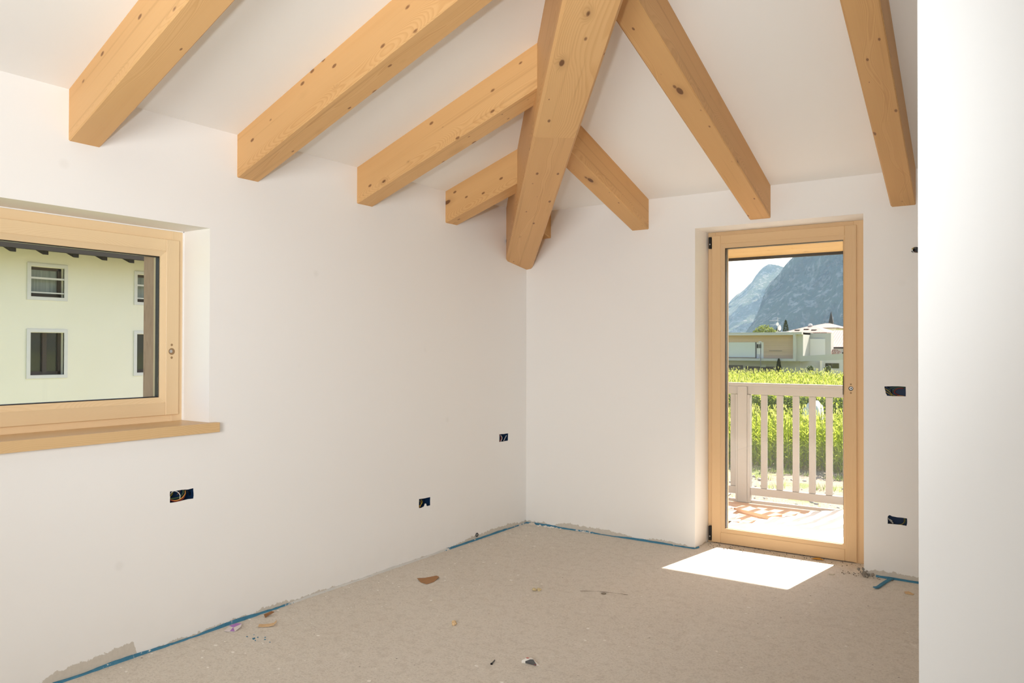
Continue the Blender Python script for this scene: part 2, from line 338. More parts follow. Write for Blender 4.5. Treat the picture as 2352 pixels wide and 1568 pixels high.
def glass_mat(name, dirt=0.0, tint=(1, 1, 1)):
    t = NT(name)
    tr = t.n('ShaderNodeBsdfTransparent'); tr.inputs[0].default_value = (*tint, 1)
    gl = t.n('ShaderNodeBsdfGlossy'); gl.inputs['Roughness'].default_value = 0.0; gl.inputs['Color'].default_value = (1, 1, 1, 1)
    fr = t.n('ShaderNodeFresnel'); fr.inputs['IOR'].default_value = 1.45
    geo = t.n('ShaderNodeNewGeometry')
    fac = t.math('MULTIPLY', fr.outputs[0], t.math('SUBTRACT', 1.0, geo.outputs['Backfacing']))
    mx = t.n('ShaderNodeMixShader'); t.put(mx.inputs[0], fac); t.t.links.new(tr.outputs[0], mx.inputs[1]); t.t.links.new(gl.outputs[0], mx.inputs[2])
    fin = mx
    if dirt > 0:
        g = geo.outputs['Position']; mp = t.n('ShaderNodeMapping'); mp.inputs['Scale'].default_value = (40, 40, 1.2); t.put(mp.inputs[0], g)
        st = t.step(t.noise(mp.outputs[0], 1.0, 2), 0.62, 0.76); bl = t.noise(g, 3.0, 3)
        df = t.n('ShaderNodeBsdfTranslucent'); df.inputs[0].default_value = (0.9, 0.9, 0.9, 1)
        dd = t.n('ShaderNodeBsdfDiffuse'); dd.inputs[0].default_value = (0.9, 0.9, 0.9, 1)
        ad = t.n('ShaderNodeMixShader'); ad.inputs[0].default_value = 0.5; t.t.links.new(df.outputs[0], ad.inputs[1]); t.t.links.new(dd.outputs[0], ad.inputs[2])
        m2 = t.n('ShaderNodeMixShader'); t.put(m2.inputs[0], t.math('MULTIPLY', t.math('ADD', t.math('MULTIPLY', st, t.step(bl, .45, .65)), 0.25), dirt))
        t.t.links.new(mx.outputs[0], m2.inputs[1]); t.t.links.new(ad.outputs[0], m2.inputs[2]); fin = m2
    t.t.links.new(fin.outputs[0], t.out.inputs['Surface']); return t.m
M_GLASS = glass_mat('door_glass', 0.06)
M_GLASSW = glass_mat('window_glass', 0.02)
def dark_glass(name, a, b, rough=0.05):
    t = NT(name); g = t.n('ShaderNodeTexCoord').outputs['Object']
    t.bsdf(t.mix(t.noise(g, 2.5, 3), (*a, 1), (*b, 1)), rough, 0.5); return t.m
M_DARKGLASS = dark_glass('dark_window_glass', (0.012, 0.016, 0.014), (0.03, 0.04, 0.03))

# ------------------------------------------------------------------ room shell
HC = 2.42; TL_, TR_ = 0.2893, 0.2329          # eaves height, slope of the two ceiling planes
X1, Y1 = 4.7, -7.6                             # far sides of the room, behind the camera
def zc(x, y): return HC + min(TL_ * max(x, -0.0), TR_ * max(-y, 0.0))

struct(MB().box(-0.38, X1 + 0.2, Y1 - 0.2, 0.30, -0.25, 0.0).build('floor', M_FLOOR))

def jag(poly, amp, n, seed):                   # roughen the edges of a cut-out
    r = random.Random(seed); out = []
    for i, p in enumerate(poly):
        q = poly[(i + 1) % len(poly)]
        for k in range(n):
            f = k / n; j = amp if k else amp * 0.4
            out.append((p[0] + (q[0] - p[0]) * f + r.uniform(-j, j), p[1] + (q[1] - p[1]) * f + r.uniform(-j, j)))
    return out
# cut-outs for switch boxes: (along, height) on the wall
cutL = [jag([(-2.998, 0.649), (-2.878, 0.651), (-2.878, 0.699), (-2.998, 0.702)], 0.0025, 4, 1),
        jag([(-1.268, 0.330), (-1.153, 0.330), (-1.153, 0.385), (-1.268, 0.389)], 0.0015, 4, 2),
        jag([(-0.366, 0.667), (-0.250, 0.666), (-0.246, 0.720), (-0.365, 0.725)], 0.0015, 4, 3)]
# plaster lumps left in the cut-outs
cutL[1] = cutL[1][:2] + [(-1.215, 0.334), (-1.206, 0.350), (-1.196, 0.348), (-1.192, 0.333)] + cutL[1][3:]
cutB = [jag([(2.562, 1.086), (2.660, 1.085), (2.661, 1.143), (2.546, 1.141), (2.553, 1.10)], 0.002, 3, 4),
        jag([(2.563, 0.325), (2.664, 0.326), (2.666, 0.370), (2.59, 0.372), (2.577, 0.378), (2.563, 0.370)], 0.002, 3, 5)]
rc = (2.716, 1.945); cutB.append([(rc[0] + 0.017 * math.cos(a) , rc[1] + 0.017 * math.sin(a)) for a in [k * math.pi / 8 for k in range(16)]])

TW = 0.38
wall = holed(lambda a, b, d: (-d, a, b), lambda a, b: (-TW, a, b), [(Y1, -0.2), (0.30, -0.2), (0.30, HC), (Y1, HC)][::1],
             [[(-4.05, 1.0), (-2.80, 1.0), (-2.80, 1.935), (-4.05, 1.935)]], [(c, 0.004) for c in cutL])
struct(wall.build('wall_left', M_LEFT, origin=(0, 0, 0)))
TB = 0.45
wall = holed(lambda a, b, d: (a, d, b), lambda a, b: (a, TB, b), [(0.0, -0.2), (1.372, -0.2), (1.372, 2.185), (2.432, 2.185), (2.432, -0.2), (X1, -0.2), (X1, HC), (0.0, HC)], [], [(c, 0.004) for c in cutB])
struct(wall.build('wall_back', M_BACK, origin=(0, 0, 0)))
mb = MB(); mb.prism([(3.082, -3.30, -0.1), (X1, -3.30, -0.1), (X1, -3.30, zc(9, -3.30) + 0.05), (3.082, -3.30, zc(9, -3.3) + 0.05)], [(3.082, -3.20, -0.1), (X1, -3.20, -0.1), (X1, -3.20, zc(9, -3.2) + 0.05), (3.082, -3.20, zc(9, -3.2) + 0.05)])
struct(mb.build('wall_partition', M_PLASTER, origin=(0, 0, 0)))
mb = MB(); mb.box(X1, X1 + 0.2, Y1 - 0.2, 0.45, -0.2, 4.6); struct(mb.build('wall_right', M_PLASTER, origin=(0, 0, 0)))
mb = MB(); mb.box(-0.38, X1, Y1 - 0.2, Y1, -0.2, 4.6); struct(mb.build('wall_front', M_PLASTER, origin=(0, 0, 0)))
# ceiling: two roof planes meeting over the hip beam
k = TL_ / TR_
def cpt(x, y, up=0.0): return (x, y, HC + min(TL_ * x, -TR_ * y) + up)
xe = -Y1 / k if -Y1 / k < X1 else X1
mb = MB()
for up, fl in ((0.0, 1), (0.22, 0)):
    A = [(0, 0), (X1, -k * X1), (X1, Y1), (0, Y1)]; B = [(0, 0), (X1, 0), (X1, -k * X1)]
    mb.add([cpt(x, y, up) for x, y in A], [(0, 1, 2, 3)[::-1] if fl else (0, 1, 2, 3)]); mb.add([cpt(x, y, up) for x, y in B], [(0, 1, 2)[::-1] if fl else (0, 1, 2)])
struct(mb.build('ceiling', M_CEIL, origin=(0, 0, 0)))

# ------------------------------------------------------------------ roof beams
phL, tL, phR, tR, zb, W = -0.1107, 0.2875, 0.0489, 0.2326, 2.2085, 0.1335
HD = Vector((0.6197, -0.7848, 0.1951)); HN = Vector((0.7848, 0.6197, 0.0))
cHL, cHR = HN.dot(Vector((0, -0.2825, 0))), HN.dot(Vector((0.0569, 0, 0)))
def rafter(name, base, d, plane_c, label, group, mat):
    d = Vector(d); a, b = [], []
    for p in base:
        p = Vector(p); s0 = -0.004
        s = (plane_c - HN.dot(p)) / HN.dot(d); a.append(p + d * s0); b.append(p + d * s)
    x = d.normalized(); y = Vector((-x.y, x.x, 0)).normalized(); z = x.cross(y)
    o = sum((Vector(p) for p in base), Vector()) / len(base)
    M = Matrix(((x.x, y.x, z.x, o.x), (x.y, y.y, z.y, o.y), (x.z, y.z, z.z, o.z), (0, 0, 0, 1)))
    return tag(MB().prism(a, b).build(name, mat, basis=M), label, 'beam', group)
ch = 0.009
labsL = ['pale spruce roof beam nearest the left edge, above the window', 'long spruce roof beam with a dark knot at its lower tip, second from the left', 'knotty spruce roof beam running into the upper part of the hip beam from the left', 'short spruce roof beam running into the lower part of the hip beam from the left']
for i, y0 in enumerate([-3.458, -2.650, -1.829, -1.007]):
    y1 = y0 + W; base = [(0, y0, HC + 0.012), (0, y0, zb + ch * .5), (0, y0 + ch * .5, zb), (0, y1 - ch, zb), (0, y1, zb + ch), (0, y1, HC + 0.012)]
    rafter('roof_beam', base, (math.cos(phL), math.sin(phL), tL), cHL, labsL[i], 'rafters on the left roof plane', M_BEAM)
labsR = ['stub of a spruce beam peeping out behind the lower end of the hip beam', 'short cracked spruce roof beam just right of the hip beam', 'long amber spruce roof beam ending above the glass door', 'amber spruce roof beam beside the white partition, right of the door']
for i, x1 in enumerate([0.2215, 1.030, 1.8789, 2.7158]):
    x0 = x1 - W - (0.004 if i == 2 else 0); base = [(x0, 0, HC + 0.012), (x0, 0, zb + ch), (x0 + ch, 0, zb), (x1 - ch * .5, 0, zb), (x1, 0, zb + ch * .5), (x1, 0, HC + 0.012)]
    rafter('roof_beam', base, (math.sin(phR), -math.cos(phR), tR), cHR, labsR[i], 'rafters on the back roof plane', M_BEAMR)
# hip beam: glued core with a finger-jointed bottom board in two lengths
hx = HD.normalized(); hy = Vector((-hx.y, hx.x, 0)).normalized(); hz = hx.cross(hy)
P0 = Vector((0, -0.2825, 2.0219)); hw = cHR - cHL
perp = Vector((0.7848, 0.6197, 0))
def hip_pt(s, w, h): return P0 + HD * s + perp * w + Vector((0, 0, h))
hip = thing('hip_beam', (0.05, -0.1, 2.0), 'thick spruce hip beam running from the room corner up along the ceiling ridge', 'beam')
Mh = Matrix(((hx.x, hy.x, hz.x, 0.0), (hx.y, hy.y, hz.y, -0.13), (hx.z, hy.z, hz.z, 2.12), (0, 0, 0, 1)))
prof = [(0.0, 0.432), (0.0, 0.040), (hw, 0.040), (hw, 0.432)]
MB().prism([hip_pt(-0.45, *q) for q in prof], [hip_pt(7.4, *q) for q in prof]).build('beam_core', M_HIP, hip, basis=Mh)
c2 = 0.012
lp = [(0.0, 0.040), (0.0, c2), (c2, 0.0), (hw - c2, 0.0), (hw, c2), (hw, 0.040)]
MB().prism([hip_pt(-0.45, *q) for q in lp], [hip_pt(1.98, *q) for q in lp]).build('lamella', M_HIP, hip, basis=Matrix.Translation((0.02, 0.03, -0.05)) @ Mh)
MB().prism([hip_pt(1.981, *q) for q in lp], [hip_pt(7.4, *q) for q in lp]).build('lamella', M_BEAM, hip, basis=Matrix.Translation((0.5, -0.3, -0.25)) @ Mh)

# ------------------------------------------------------------------ window in the left wall
w1 = struct(thing('window_1', (-0.24, -3.42, 1.0)))
xf = -0.215; WY0, WY1, WZ0, WZ1 = -4.05, -2.80, 1.0, 1.935
MB().box(xf - 0.07, xf - 0.004, WY1 - 0.06, WY1, WZ0, WZ1, bev=0.002).build('frame_jamb', M_FRZ, w1)
MB().box(xf - 0.07, xf - 0.004, WY0, WY0 + 0.06, WZ0, WZ1, bev=0.002).build('frame_jamb', M_FRZ, w1)
MB().box(xf - 0.07, xf - 0.004, WY0 + 0.06, WY1 - 0.06, WZ1 - 0.06, WZ1, bev=0.002).build('frame_head', M_FRY, w1)
MB().box(xf - 0.07, xf - 0.004, WY0 + 0.06, WY1 - 0.06, WZ0, WZ0 + 0.05, bev=0.002).build('frame_bottom', M_FRY, w1)
ly0, ly1, lz0, lz1 = WY0 + 0.03, -2.829, 1.033, 1.887      # sash
sw = 0.069
stile = MB().box(xf - 0.06, xf + 0.012, ly1 - sw, ly1, lz0, lz1, bev=0.003).build('sash_stile', M_FRZ, w1)
MB().box(xf - 0.06, xf + 0.012, ly0, ly0 + sw, lz0, lz1, bev=0.003).build('sash_stile', M_FRZ, w1)
MB().box(xf - 0.06, xf + 0.012, ly0 + sw, ly1 - sw, lz1 - 0.060, lz1, bev=0.003).build('sash_rail', M_FRY, w1)
MB().box(xf - 0.06, xf + 0.012, ly0 + sw, ly1 - sw, lz0, lz0 + 0.062, bev=0.003).build('sash_rail', M_FRY, w1)
gy0, gy1, gz0, gz1 = ly0 + sw, ly1 - sw, lz0 + 0.062, lz1 - 0.060
bw = 0.026
def bead(p, q, m, par):                       # mitred glazing bead: p outer quad corner pair, q inner
    pass
for (a0, a1, b0, b1, m) in ((gy0, gy0 + bw, gz0, gz1, M_FRZ), (gy1 - bw, gy1, gz0, gz1, M_FRZ)):
    o1 = a0 if a0 == gy0 else a1; i1 = a1 if a0 == gy0 else a0
    fr = [(xf + 0.008, o1, b0), (xf + 0.008, o1, b1), (xf + 0.003, i1, b1 - bw), (xf + 0.003, i1, b0 + bw)]
    MB().prism(fr, [(xf - 0.022, y, z) for _, y, z in fr]).build('glazing_bead', m, w1)
for (o1, i1) in ((gz0, gz0 + bw), (gz1, gz1 - bw)):
    fr = [(xf + 0.008, gy0, o1), (xf + 0.008, gy1, o1), (xf + 0.003, gy1 - bw, i1), (xf + 0.003, gy0 + bw, i1)]
    MB().prism(fr, [(xf - 0.022, y, z) for _, y, z in fr]).build('glazing_bead', M_FRY, w1)
iy0, iy1, iz0, iz1 = gy0 + bw, gy1 - bw, gz0 + bw, gz1 - bw
MB().box(xf - 0.032, xf - 0.004, iy0 - 0.01, iy1 + 0.01, iz0 - 0.01, iz1 + 0.01).build('pane', M_GLASSW, w1)
mb = MB()
for (a0, a1, b0, b1) in ((iy0 - 0.008, iy0 + 0.004, iz0, iz1), (iy1 - 0.004, iy1 + 0.008, iz0, iz1), (iy0, iy1, iz0 - 0.008, iz0 + 0.004), (iy0, iy1, iz1 - 0.004, iz1 + 0.008)): mb.box(xf - 0.031, xf - 0.005, a0, a1, b0, b1)
mb.build('glass_spacer', M_BLACK, w1)
hy = ly1 - 0.039
def disc(c, r, ax, depth, seg=14):
    mb = MB(); vs = []
    for dd in (0, depth):
        for i in range(seg):
            a = 2 * math.pi * i / seg
            vs.append((c[0] + dd, c[1] + r * math.cos(a), c[2] + r * math.sin(a)) if ax == 'x' else (c[0] + r * math.cos(a), c[1] + dd, c[2] + r * math.sin(a)))
    return mb.add(vs, [tuple(range(seg)), tuple(range(seg, 2 * seg))[::-1]] + [(i, (i + 1) % seg, seg + (i + 1) % seg, seg + i) for i in range(seg)])
hh = disc((xf + 0.0112, hy, 1.342), 0.0165, 'x', 0.0016).build('handle_hole', M_HOLE, stile)
disc((xf + 0.0122, hy - 0.005, 1.343), 0.008, 'x', 0.0024).build('spindle_socket', M_STEEL, stile)
for dz in (0.032, -0.030): disc((xf + 0.0112, hy, 1.342 + dz), 0.006, 'x', 0.0013).build('screw_hole', M_HOLE, stile)
M_CAULK = plain('white_caulk', (.86, .85, .84), .6)
MB().box(xf - .01, xf + .004, WY1 - .004, WY1, 1.003, WZ1).build('caulk', M_CAULK, w1)
MB().box(xf - .01, xf + .004, WY0, WY1, WZ1 - .004, WZ1).build('caulk', M_CAULK, w1)
# inner sill board
out = [(-0.219, -2.801), (-0.001, -2.801), (-0.001, -2.768), (0.040, -2.768), (0.040, -4.085), (-0.001, -4.085), (-0.001, -4.049), (-0.219, -4.049)]
out = [(-0.215, -2.801), (0.0015, -2.801), (0.0015, -2.768), (0.040, -2.768), (0.040, -4.085), (0.0015, -4.085), (0.0015, -4.049), (-0.215, -4.049)]
MB().prism([(x, y, 0.957) for x, y in out], [(x, y, 1.0022) for x, y in out]).build('window_sill', M_SILL, w1)
# rough board on the outer reveal
tag(MB().box(-0.352, -0.269, -2.925, -2.899, 0.95, 1.98).build('reveal_board', M_OLDWOOD, w1), 'rough weathered brown board on the outer side of the window')
MB().box(-0.269, -0.250, -2.924, -2.86, 0.98, 1.95).build('reveal_strip', plain('beige_render', (0.45, 0.38, 0.25), 0.9), w1)

# ------------------------------------------------------------------ glazed door in the back wall
d1 = struct(thing('door_1', (1.90, 0.25, 0.0)))
yf = 0.252; DX0, DX1, DZ1 = 1.374, 2.430, 2.185
lx0, lx1, lzb, lzt = 1.405, 2.352, 0.006, 2.158
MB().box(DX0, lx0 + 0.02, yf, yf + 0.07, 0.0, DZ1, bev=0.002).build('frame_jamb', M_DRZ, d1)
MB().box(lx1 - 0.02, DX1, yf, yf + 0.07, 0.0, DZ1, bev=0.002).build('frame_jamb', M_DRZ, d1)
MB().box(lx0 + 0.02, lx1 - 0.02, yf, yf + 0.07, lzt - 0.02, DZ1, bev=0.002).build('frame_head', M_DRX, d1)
yl = yf - 0.016                                # leaf stands proud of the frame
sx0, sx1 = 1.468, 2.281
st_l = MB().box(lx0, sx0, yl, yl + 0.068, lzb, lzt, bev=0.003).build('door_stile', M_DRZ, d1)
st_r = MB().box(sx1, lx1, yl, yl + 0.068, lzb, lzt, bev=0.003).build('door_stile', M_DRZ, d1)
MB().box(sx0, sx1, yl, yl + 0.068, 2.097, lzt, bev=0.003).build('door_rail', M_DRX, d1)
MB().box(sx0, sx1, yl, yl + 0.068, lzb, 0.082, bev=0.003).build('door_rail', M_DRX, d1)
bw = 0.028; ox0, ox1, oz0, oz1 = sx0, sx1, 0.082, 2.097
ix0, ix1, iz0, iz1 = 1.497, 2.272, 0.108, 2.068
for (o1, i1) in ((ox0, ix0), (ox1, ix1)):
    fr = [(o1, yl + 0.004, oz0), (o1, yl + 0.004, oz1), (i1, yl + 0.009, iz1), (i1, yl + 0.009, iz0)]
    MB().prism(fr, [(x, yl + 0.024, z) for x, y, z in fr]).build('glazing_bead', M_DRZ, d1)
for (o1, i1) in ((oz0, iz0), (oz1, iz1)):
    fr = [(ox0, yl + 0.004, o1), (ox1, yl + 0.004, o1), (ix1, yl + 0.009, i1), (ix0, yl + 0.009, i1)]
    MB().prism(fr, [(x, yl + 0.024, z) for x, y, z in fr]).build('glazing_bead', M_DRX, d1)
MB().box(ix0 - 0.01, ix1 + 0.01, yl + 0.016, yl + 0.052, iz0 - 0.01, iz1 + 0.01).build('pane', M_GLASS, d1)
mb = MB()
for (a0, a1, b0, b1) in ((ix0 - 0.009, ix0 + 0.005, iz0, iz1), (ix1 - 0.003, ix1 + 0.009, iz0, iz1), (ix0, ix1, iz1 - 0.003, iz1 + 0.009)): mb.box(a0, a1, yl + 0.017, yl + 0.051, b0, b1)
mb.build('glass_spacer', M_BLACK, d1)
mb = MB()
for (a0, a1, b0, b1) in ((ox0, ix0 + 0.006, oz0, oz1), (ix1 - 0.002, ox1, oz0, oz1), (ix0, ix1, iz1 - 0.004, oz1), (ix0, ix1, oz0, iz0 - 0.004)): mb.box(a0, a1, yl + 0.053, yl + 0.068, b0, b1)
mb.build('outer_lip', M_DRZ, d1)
for z0, z1 in ((2.070, 2.152), (0.014, 0.116)):
    h = MB().box(1.383, 1.4035, yl - 0.006, yf + 0.002, z0, z1, bev=0.003).build('hinge', M_HINGE, d1)
    disc((1.394, yl - 0.007, z0 + 0.03), 0.005, 'y', 0.003, 8).build('hinge_pin', M_STEEL, h)
MB().box(DX0, DX1, 0.262, 0.33, -0.02, 0.010).build('threshold', plain('dark_threshold', (0.05, 0.045, 0.04), 0.7), d1)
MB().box(DX0, DX1, 0.33, 0.47, -0.06, 0.035).build('outer_sill', plain('pale_stone_sill', (0.62, 0.60, 0.56), 0.7), d1)
disc((2.318, yl - 0.0004, 1.111), 0.0145, 'y', 0.003).build('handle_hole', M_HINGE, st_r)
disc((2.319, yl - 0.0012, 1.112), 0.010, 'y', 0.003, 10).build('spindle_socket', M_STEEL, st_r)
MB().box(2.316, 2.324, yl - 0.0018, yl, 1.108, 1.116).build('spindle_slot', M_HINGE, st_r)
for dz in (0.027, -0.028): disc((2.318, yl - 0.0004, 1.111 + dz), 0.0058, 'y', 0.002, 10).build('screw_hole', M_HOLE, st_r)
MB().box(sx1 - 0.012, sx1 - 0.0085, yl + 0.002, yl + 0.010, 1.07, 1.19).build('latch_edge', M_HINGE, st_r)

# ------------------------------------------------------------------ switch boxes with loose wires
def wire_mat(n, c): return plain(n, c, 0.4, 0.4)
WM_ = dict(yellow=wire_mat('yellow_green_wire', (0.45, 0.33, 0.03)), red=wire_mat('red_brown_wire', (0.22, 0.03, 0.02)), white=wire_mat('white_wire', (0.7, 0.7, 0.68)), black=wire_mat('black_wire', (0.01, 0.01, 0.011)), green=wire_mat('green_wire', (0.09, 0.15, 0.06)), orange=wire_mat('orange_wire', (0.6, 0.28, 0.06)), grey=wire_mat('grey_conduit', (0.36, 0.34, 0.31)), brown=wire_mat('brown_wire', (0.13, 0.06, 0.03)))
def smooth_path(pts, n=6):
    P = [Vector(p) for p in pts]; out = []
    for i in range(len(P) - 1):
        a, b, c, d = P[max(i - 1, 0)], P[i], P[i + 1], P[min(i + 2, len(P) - 1)]
        for k in range(n):
            t = k / n; out.append(0.5 * ((2 * b) + (c - a) * t + (2 * a - 5 * b + 4 * c - d) * t * t + (3 * b - a - 3 * c + d) * t ** 3))
    out.append(P[-1]); return out
def junction(side, u0, u1, v0, v1, label, wires, depth=0.046):
    mp = (lambda u, v, w: (-w, u, v)) if side == 'L' else (lambda u, v, w: (u, w, v))
    o = thing('junction_box', mp((u0 + u1) / 2, v0, 0.03), label, 'junction box', 'open switch boxes')
    mb = MB(); e = 0.004; f, bk = 0.0045, depth
    def bx(a0, a1, b0, b1, w0, w1):
        q = [mp(a, b, w) for a, b, w in ((a0, b0, w0), (a1, b0, w0), (a1, b1, w0), (a0, b1, w0), (a0, b0, w1), (a1, b0, w1), (a1, b1, w1), (a0, b1, w1))]
        mb.add(q, [(3, 2, 1, 0), (4, 5, 6, 7), (0, 1, 5, 4), (1, 2, 6, 5), (2, 3, 7, 6), (3, 0, 4, 7)])
    bx(u0 - e, u1 + e, v0 - e, v1 + e, bk, bk + 0.003)
    bx(u0 - e, u0, v0, v1, f, bk); bx(u1, u1 + e, v0, v1, f, bk); bx(u0 - e, u1 + e, v0 - e, v0, f, bk); bx(u0 - e, u1 + e, v1, v1 + e, f, bk)
    mb.build('box_shell', M_BOXBLUE, o)
    for c, r, pts in wires:
        MB().tube(smooth_path([mp(u0 + (u1 - u0) * a, v0 + (v1 - v0) * b, w) for a, b, w in pts]), r, 6).build('wire', WM_[c], o, smooth=True)
    return o
junction('L', -3.000, -2.876, 0.645, 0.705, 'blue switch box full of coloured wires, in the left wall below the window sill', [
    ('white', 0.0019, [(0.02, 0.45, .02), (0.2, 0.86, .016), (0.33, 0.82, .008), (0.44, 0.55, .006), (0.47, 0.2, .012)]),
    ('orange', 0.0028, [(0.1, 0.25, .02), (0.3, 0.14, .012), (0.52, 0.24, .010), (0.7, 0.5, .016), (0.78, 0.72, .03)]),
    ('red', 0.0026, [(0.02, 0.5, .016), (0.08, 0.25, .012), (0.35, 0.06, .010), (0.6, 0.18, .012), (0.8, 0.5, .03)]),
    ('green', 0.0026, [(0.08, 0.36, .016), (0.3, 0.3, .02), (0.5, 0.33, .02), (0.66, 0.58, .024), (0.7, 0.9, .034)]),
    ('brown', 0.0026, [(0.42, 0.98, .02), (0.5, 0.8, .018), (0.46, 0.5, .03)]),
    ('black', 0.0030, [(0.74, 0.98, .016), (0.78, 0.7, .016), (0.9, 0.55, .02), (0.97, 0.3, .03)]),
    ('yellow', 0.0020, [(0.06, 0.35, .024), (0.2, 0.62, .024), (0.28, 0.8, .03)]),
    ('black', 0.0030, [(0.05, 0.95, .02), (0.3, 0.9, .024), (0.6, 0.95, .02)])])
junction('L', -1.272, -1.150, 0.326, 0.392, 'small dark socket hole low in the left wall, left of the corner', [
    ('yellow', 0.0020, [(0.05, 0.1, .03), (0.25, 0.25, .014), (0.4, 0.5, .012), (0.48, 0.72, .03)]),
    ('orange', 0.0018, [(0.02, 0.05, .02), (0.2, 0.1, .012), (0.36, 0.4, .016), (0.45, 0.62, .034)]),
    ('green', 0.0016, [(0.05, 0.95, .02), (0.2, 0.72, .016), (0.32, 0.5, .026)]),
    ('black', 0.0025, [(0.5, 0.95, .03), (0.56, 0.6, .024), (0.5, 0.3, .03)])])
junction('L', -0.369, -0.243, 0.662, 0.728, 'square socket hole with two white wires, in the left wall beside the corner', [
    ('white', 0.0022, [(0.30, 0.06, .012), (0.45, 0.45, .012), (0.5, 0.75, .03)]),
    ('white', 0.0022, [(0.58, 0.06, .010), (0.72, 0.36, .010), (0.86, 0.66, .008)]),
    ('red', 0.0030, [(0.1, 0.06, .016), (0.3, 0.2, .014), (0.42, 0.5, .018), (0.36, 0.9, .034)]),
    ('black', 0.0030, [(0.1, 0.95, .02), (0.2, 0.5, .024), (0.15, 0.1, .03)])])
junction('B', 2.545, 2.664, 1.081, 1.146, 'switch box with looped dark wires, at handle height right of the door', [
    ('yellow', 0.0018, [(0.02, 0.72, .012), (0.2, 0.5, .012), (0.36, 0.15, .016), (0.5, 0.06, .02)]),
    ('yellow', 0.0018, [(0.0, 0.5, .014), (0.18, 0.3, .014), (0.33, 0.08, .02)]),
    ('red', 0.0030, [(0.85, 0.78, .018), (0.6, 0.74, .014), (0.46, 0.52, .012), (0.48, 0.3, .016), (0.66, 0.14, .024)]),
    ('green', 0.0018, [(0.95, 0.82, .014), (0.7, 0.88, .010), (0.45, 0.7, .010), (0.36, 0.4, .016)]),
    ('green', 0.0018, [(0.95, 0.93, .016), (0.65, 0.96, .012), (0.38, 0.84, .014), (0.1, 0.5, .02)]),
    ('orange', 0.0018, [(0.5, 0.04, .014), (0.7, 0.1, .010), (0.9, 0.06, .016)]),
    ('black', 0.0026, [(0.1, 0.9, .03), (0.3, 0.6, .02), (0.3, 0.2, .034)])])
junction('B', 2.558, 2.669, 0.321, 0.380, 'dark socket hole low in the wall right of the door', [
    ('grey', 0.0042, [(0.02, 0.62, .014), (0.14, 0.42, .012), (0.3, 0.14, .012)]),
    ('white', 0.0014, [(0.14, 0.52, .012), (0.26, 0.36, .012)]),
    ('yellow', 0.0017, [(0.52, 0.06, .012), (0.72, 0.16, .012), (0.82, 0.4, .02), (0.8, 0.7, .034)]),
    ('green', 0.0017, [(0.86, 0.85, .016), (0.9, 0.5, .014), (0.84, 0.2, .02)]),
    ('black', 0.0030, [(0.06, 0.2, .016), (0.2, 0.1, .014), (0.36, 0.06, .02)])])
o = thing('lamp_outlet', (rc[0], 0.0, rc[1] - 0.03), 'round wall outlet with curled wires, high up beside the partition', 'outlet')
mb = MB(); vs = []
for rr, yy in ((0.017, 0.0045), (0.017, 0.05)): vs += [(rc[0] + rr * math.cos(a), yy, rc[1] + rr * math.sin(a)) for a in [k_ * math.pi / 8 for k_ in range(16)]]
mb.add(vs, [(i, (i + 1) % 16, 16 + (i + 1) % 16, 16 + i) for i in range(16)] + [tuple(range(16, 32))]); mb.build('outlet_shell', M_HINGE, o)
for c, r, pts in (('grey', .0028, [(-.014, .02, .006), (-.012, -.004, .010), (.004, -.012, .010), (.016, .01, .006)]), ('yellow', .002, [(-.016, .01, .002), (-.020, -.006, .006), (-.008, -.008, .013), (.004, .01, .010)]), ('black', .0026, [(-.015, .012, .0), (-.006, -.012, .012), (.012, -.010, .008), (.016, .01, .0)]), ('brown', .002, [(-.008, .01, .0), (-.004, -.016, -.012), (.010, -.018, -.019), (.022, -.01, -.018)]), ('black', .0018, [(-.016, .01, -.004), (-.022, -.008, -.008), (-.012, -.012, -.017)])):
    MB().tube(smooth_path([(rc[0] + a, b, rc[1] + cc) for a, b, cc in pts]), r, 6).build('wire', WM_[c], o, smooth=True)

# ------------------------------------------------------------------ blue foam strips along the foot of the walls
def foam_strip(path, label, seed, hmin=0.004, hmax=0.017, thick=0.007):
    r = random.Random(seed); mb = MB(); secs = []
    pts = []
    for (a, b) in zip(path[:-1], path[1:]):
        n = max(2, int((Vector(b) - Vector(a)).length / 0.025))
        for i in range(n): pts.append(Vector(a).lerp(Vector(b), i / n))
    pts.append(Vector(path[-1]))
    for i, p in enumerate(pts):
        t = (pts[min(i + 1, len(pts) - 1)] - pts[max(i - 1, 0)]).normalized(); nrm = Vector((-t.y, t.x, 0))
        h = hmin + (hmax - hmin) * max(0, min(1, 0.5 + 0.9 * mnoise.noise(Vector((i * 0.09 + seed * 9, seed, 0))) + r.uniform(-.12, .12)))
        th = thick * (0.8 + 0.5 * r.random())
        secs.append([p + nrm * 0.001, p + nrm * (th + r.uniform(0, .003)), p + nrm * th + Vector((0, 0, h * 0.85)), p + nrm * (0.001) + Vector((0, 0, h))])
    vs = [q for s in secs for q in s]; fs = []
    for i in range(len(secs) - 1):
        for k_ in range(4): fs.append((i * 4 + k_, i * 4 + (k_ + 1) % 4, i * 4 + 4 + (k_ + 1) % 4, i * 4 + 4 + k_))
    fs += [(0, 1, 2, 3), tuple(range(len(vs) - 4, len(vs)))]
    mb.add(vs, fs); return tag(mb.build('foam_strip', M_FOAM), label, 'foam strip', 'edge strips along the walls')
foam_strip([(0.0, 0.0, 0), (0.0, -7.4, 0)], 'long blue foam edge strip smeared with white plaster, along the foot of the left wall', 1)
foam_strip([(1.378, 0.045, 0), (1.365, 0.0, 0), (0.01, 0.0, 0)], 'blue foam edge strip along the foot of the back wall, between corner and door', 2, 0.004, 0.017)
foam_strip([(3.6, 0.0, 0), (2.50, 0.0, 0)], 'short blue foam edge strip along the wall foot right of the door', 3, 0.006, 0.016)
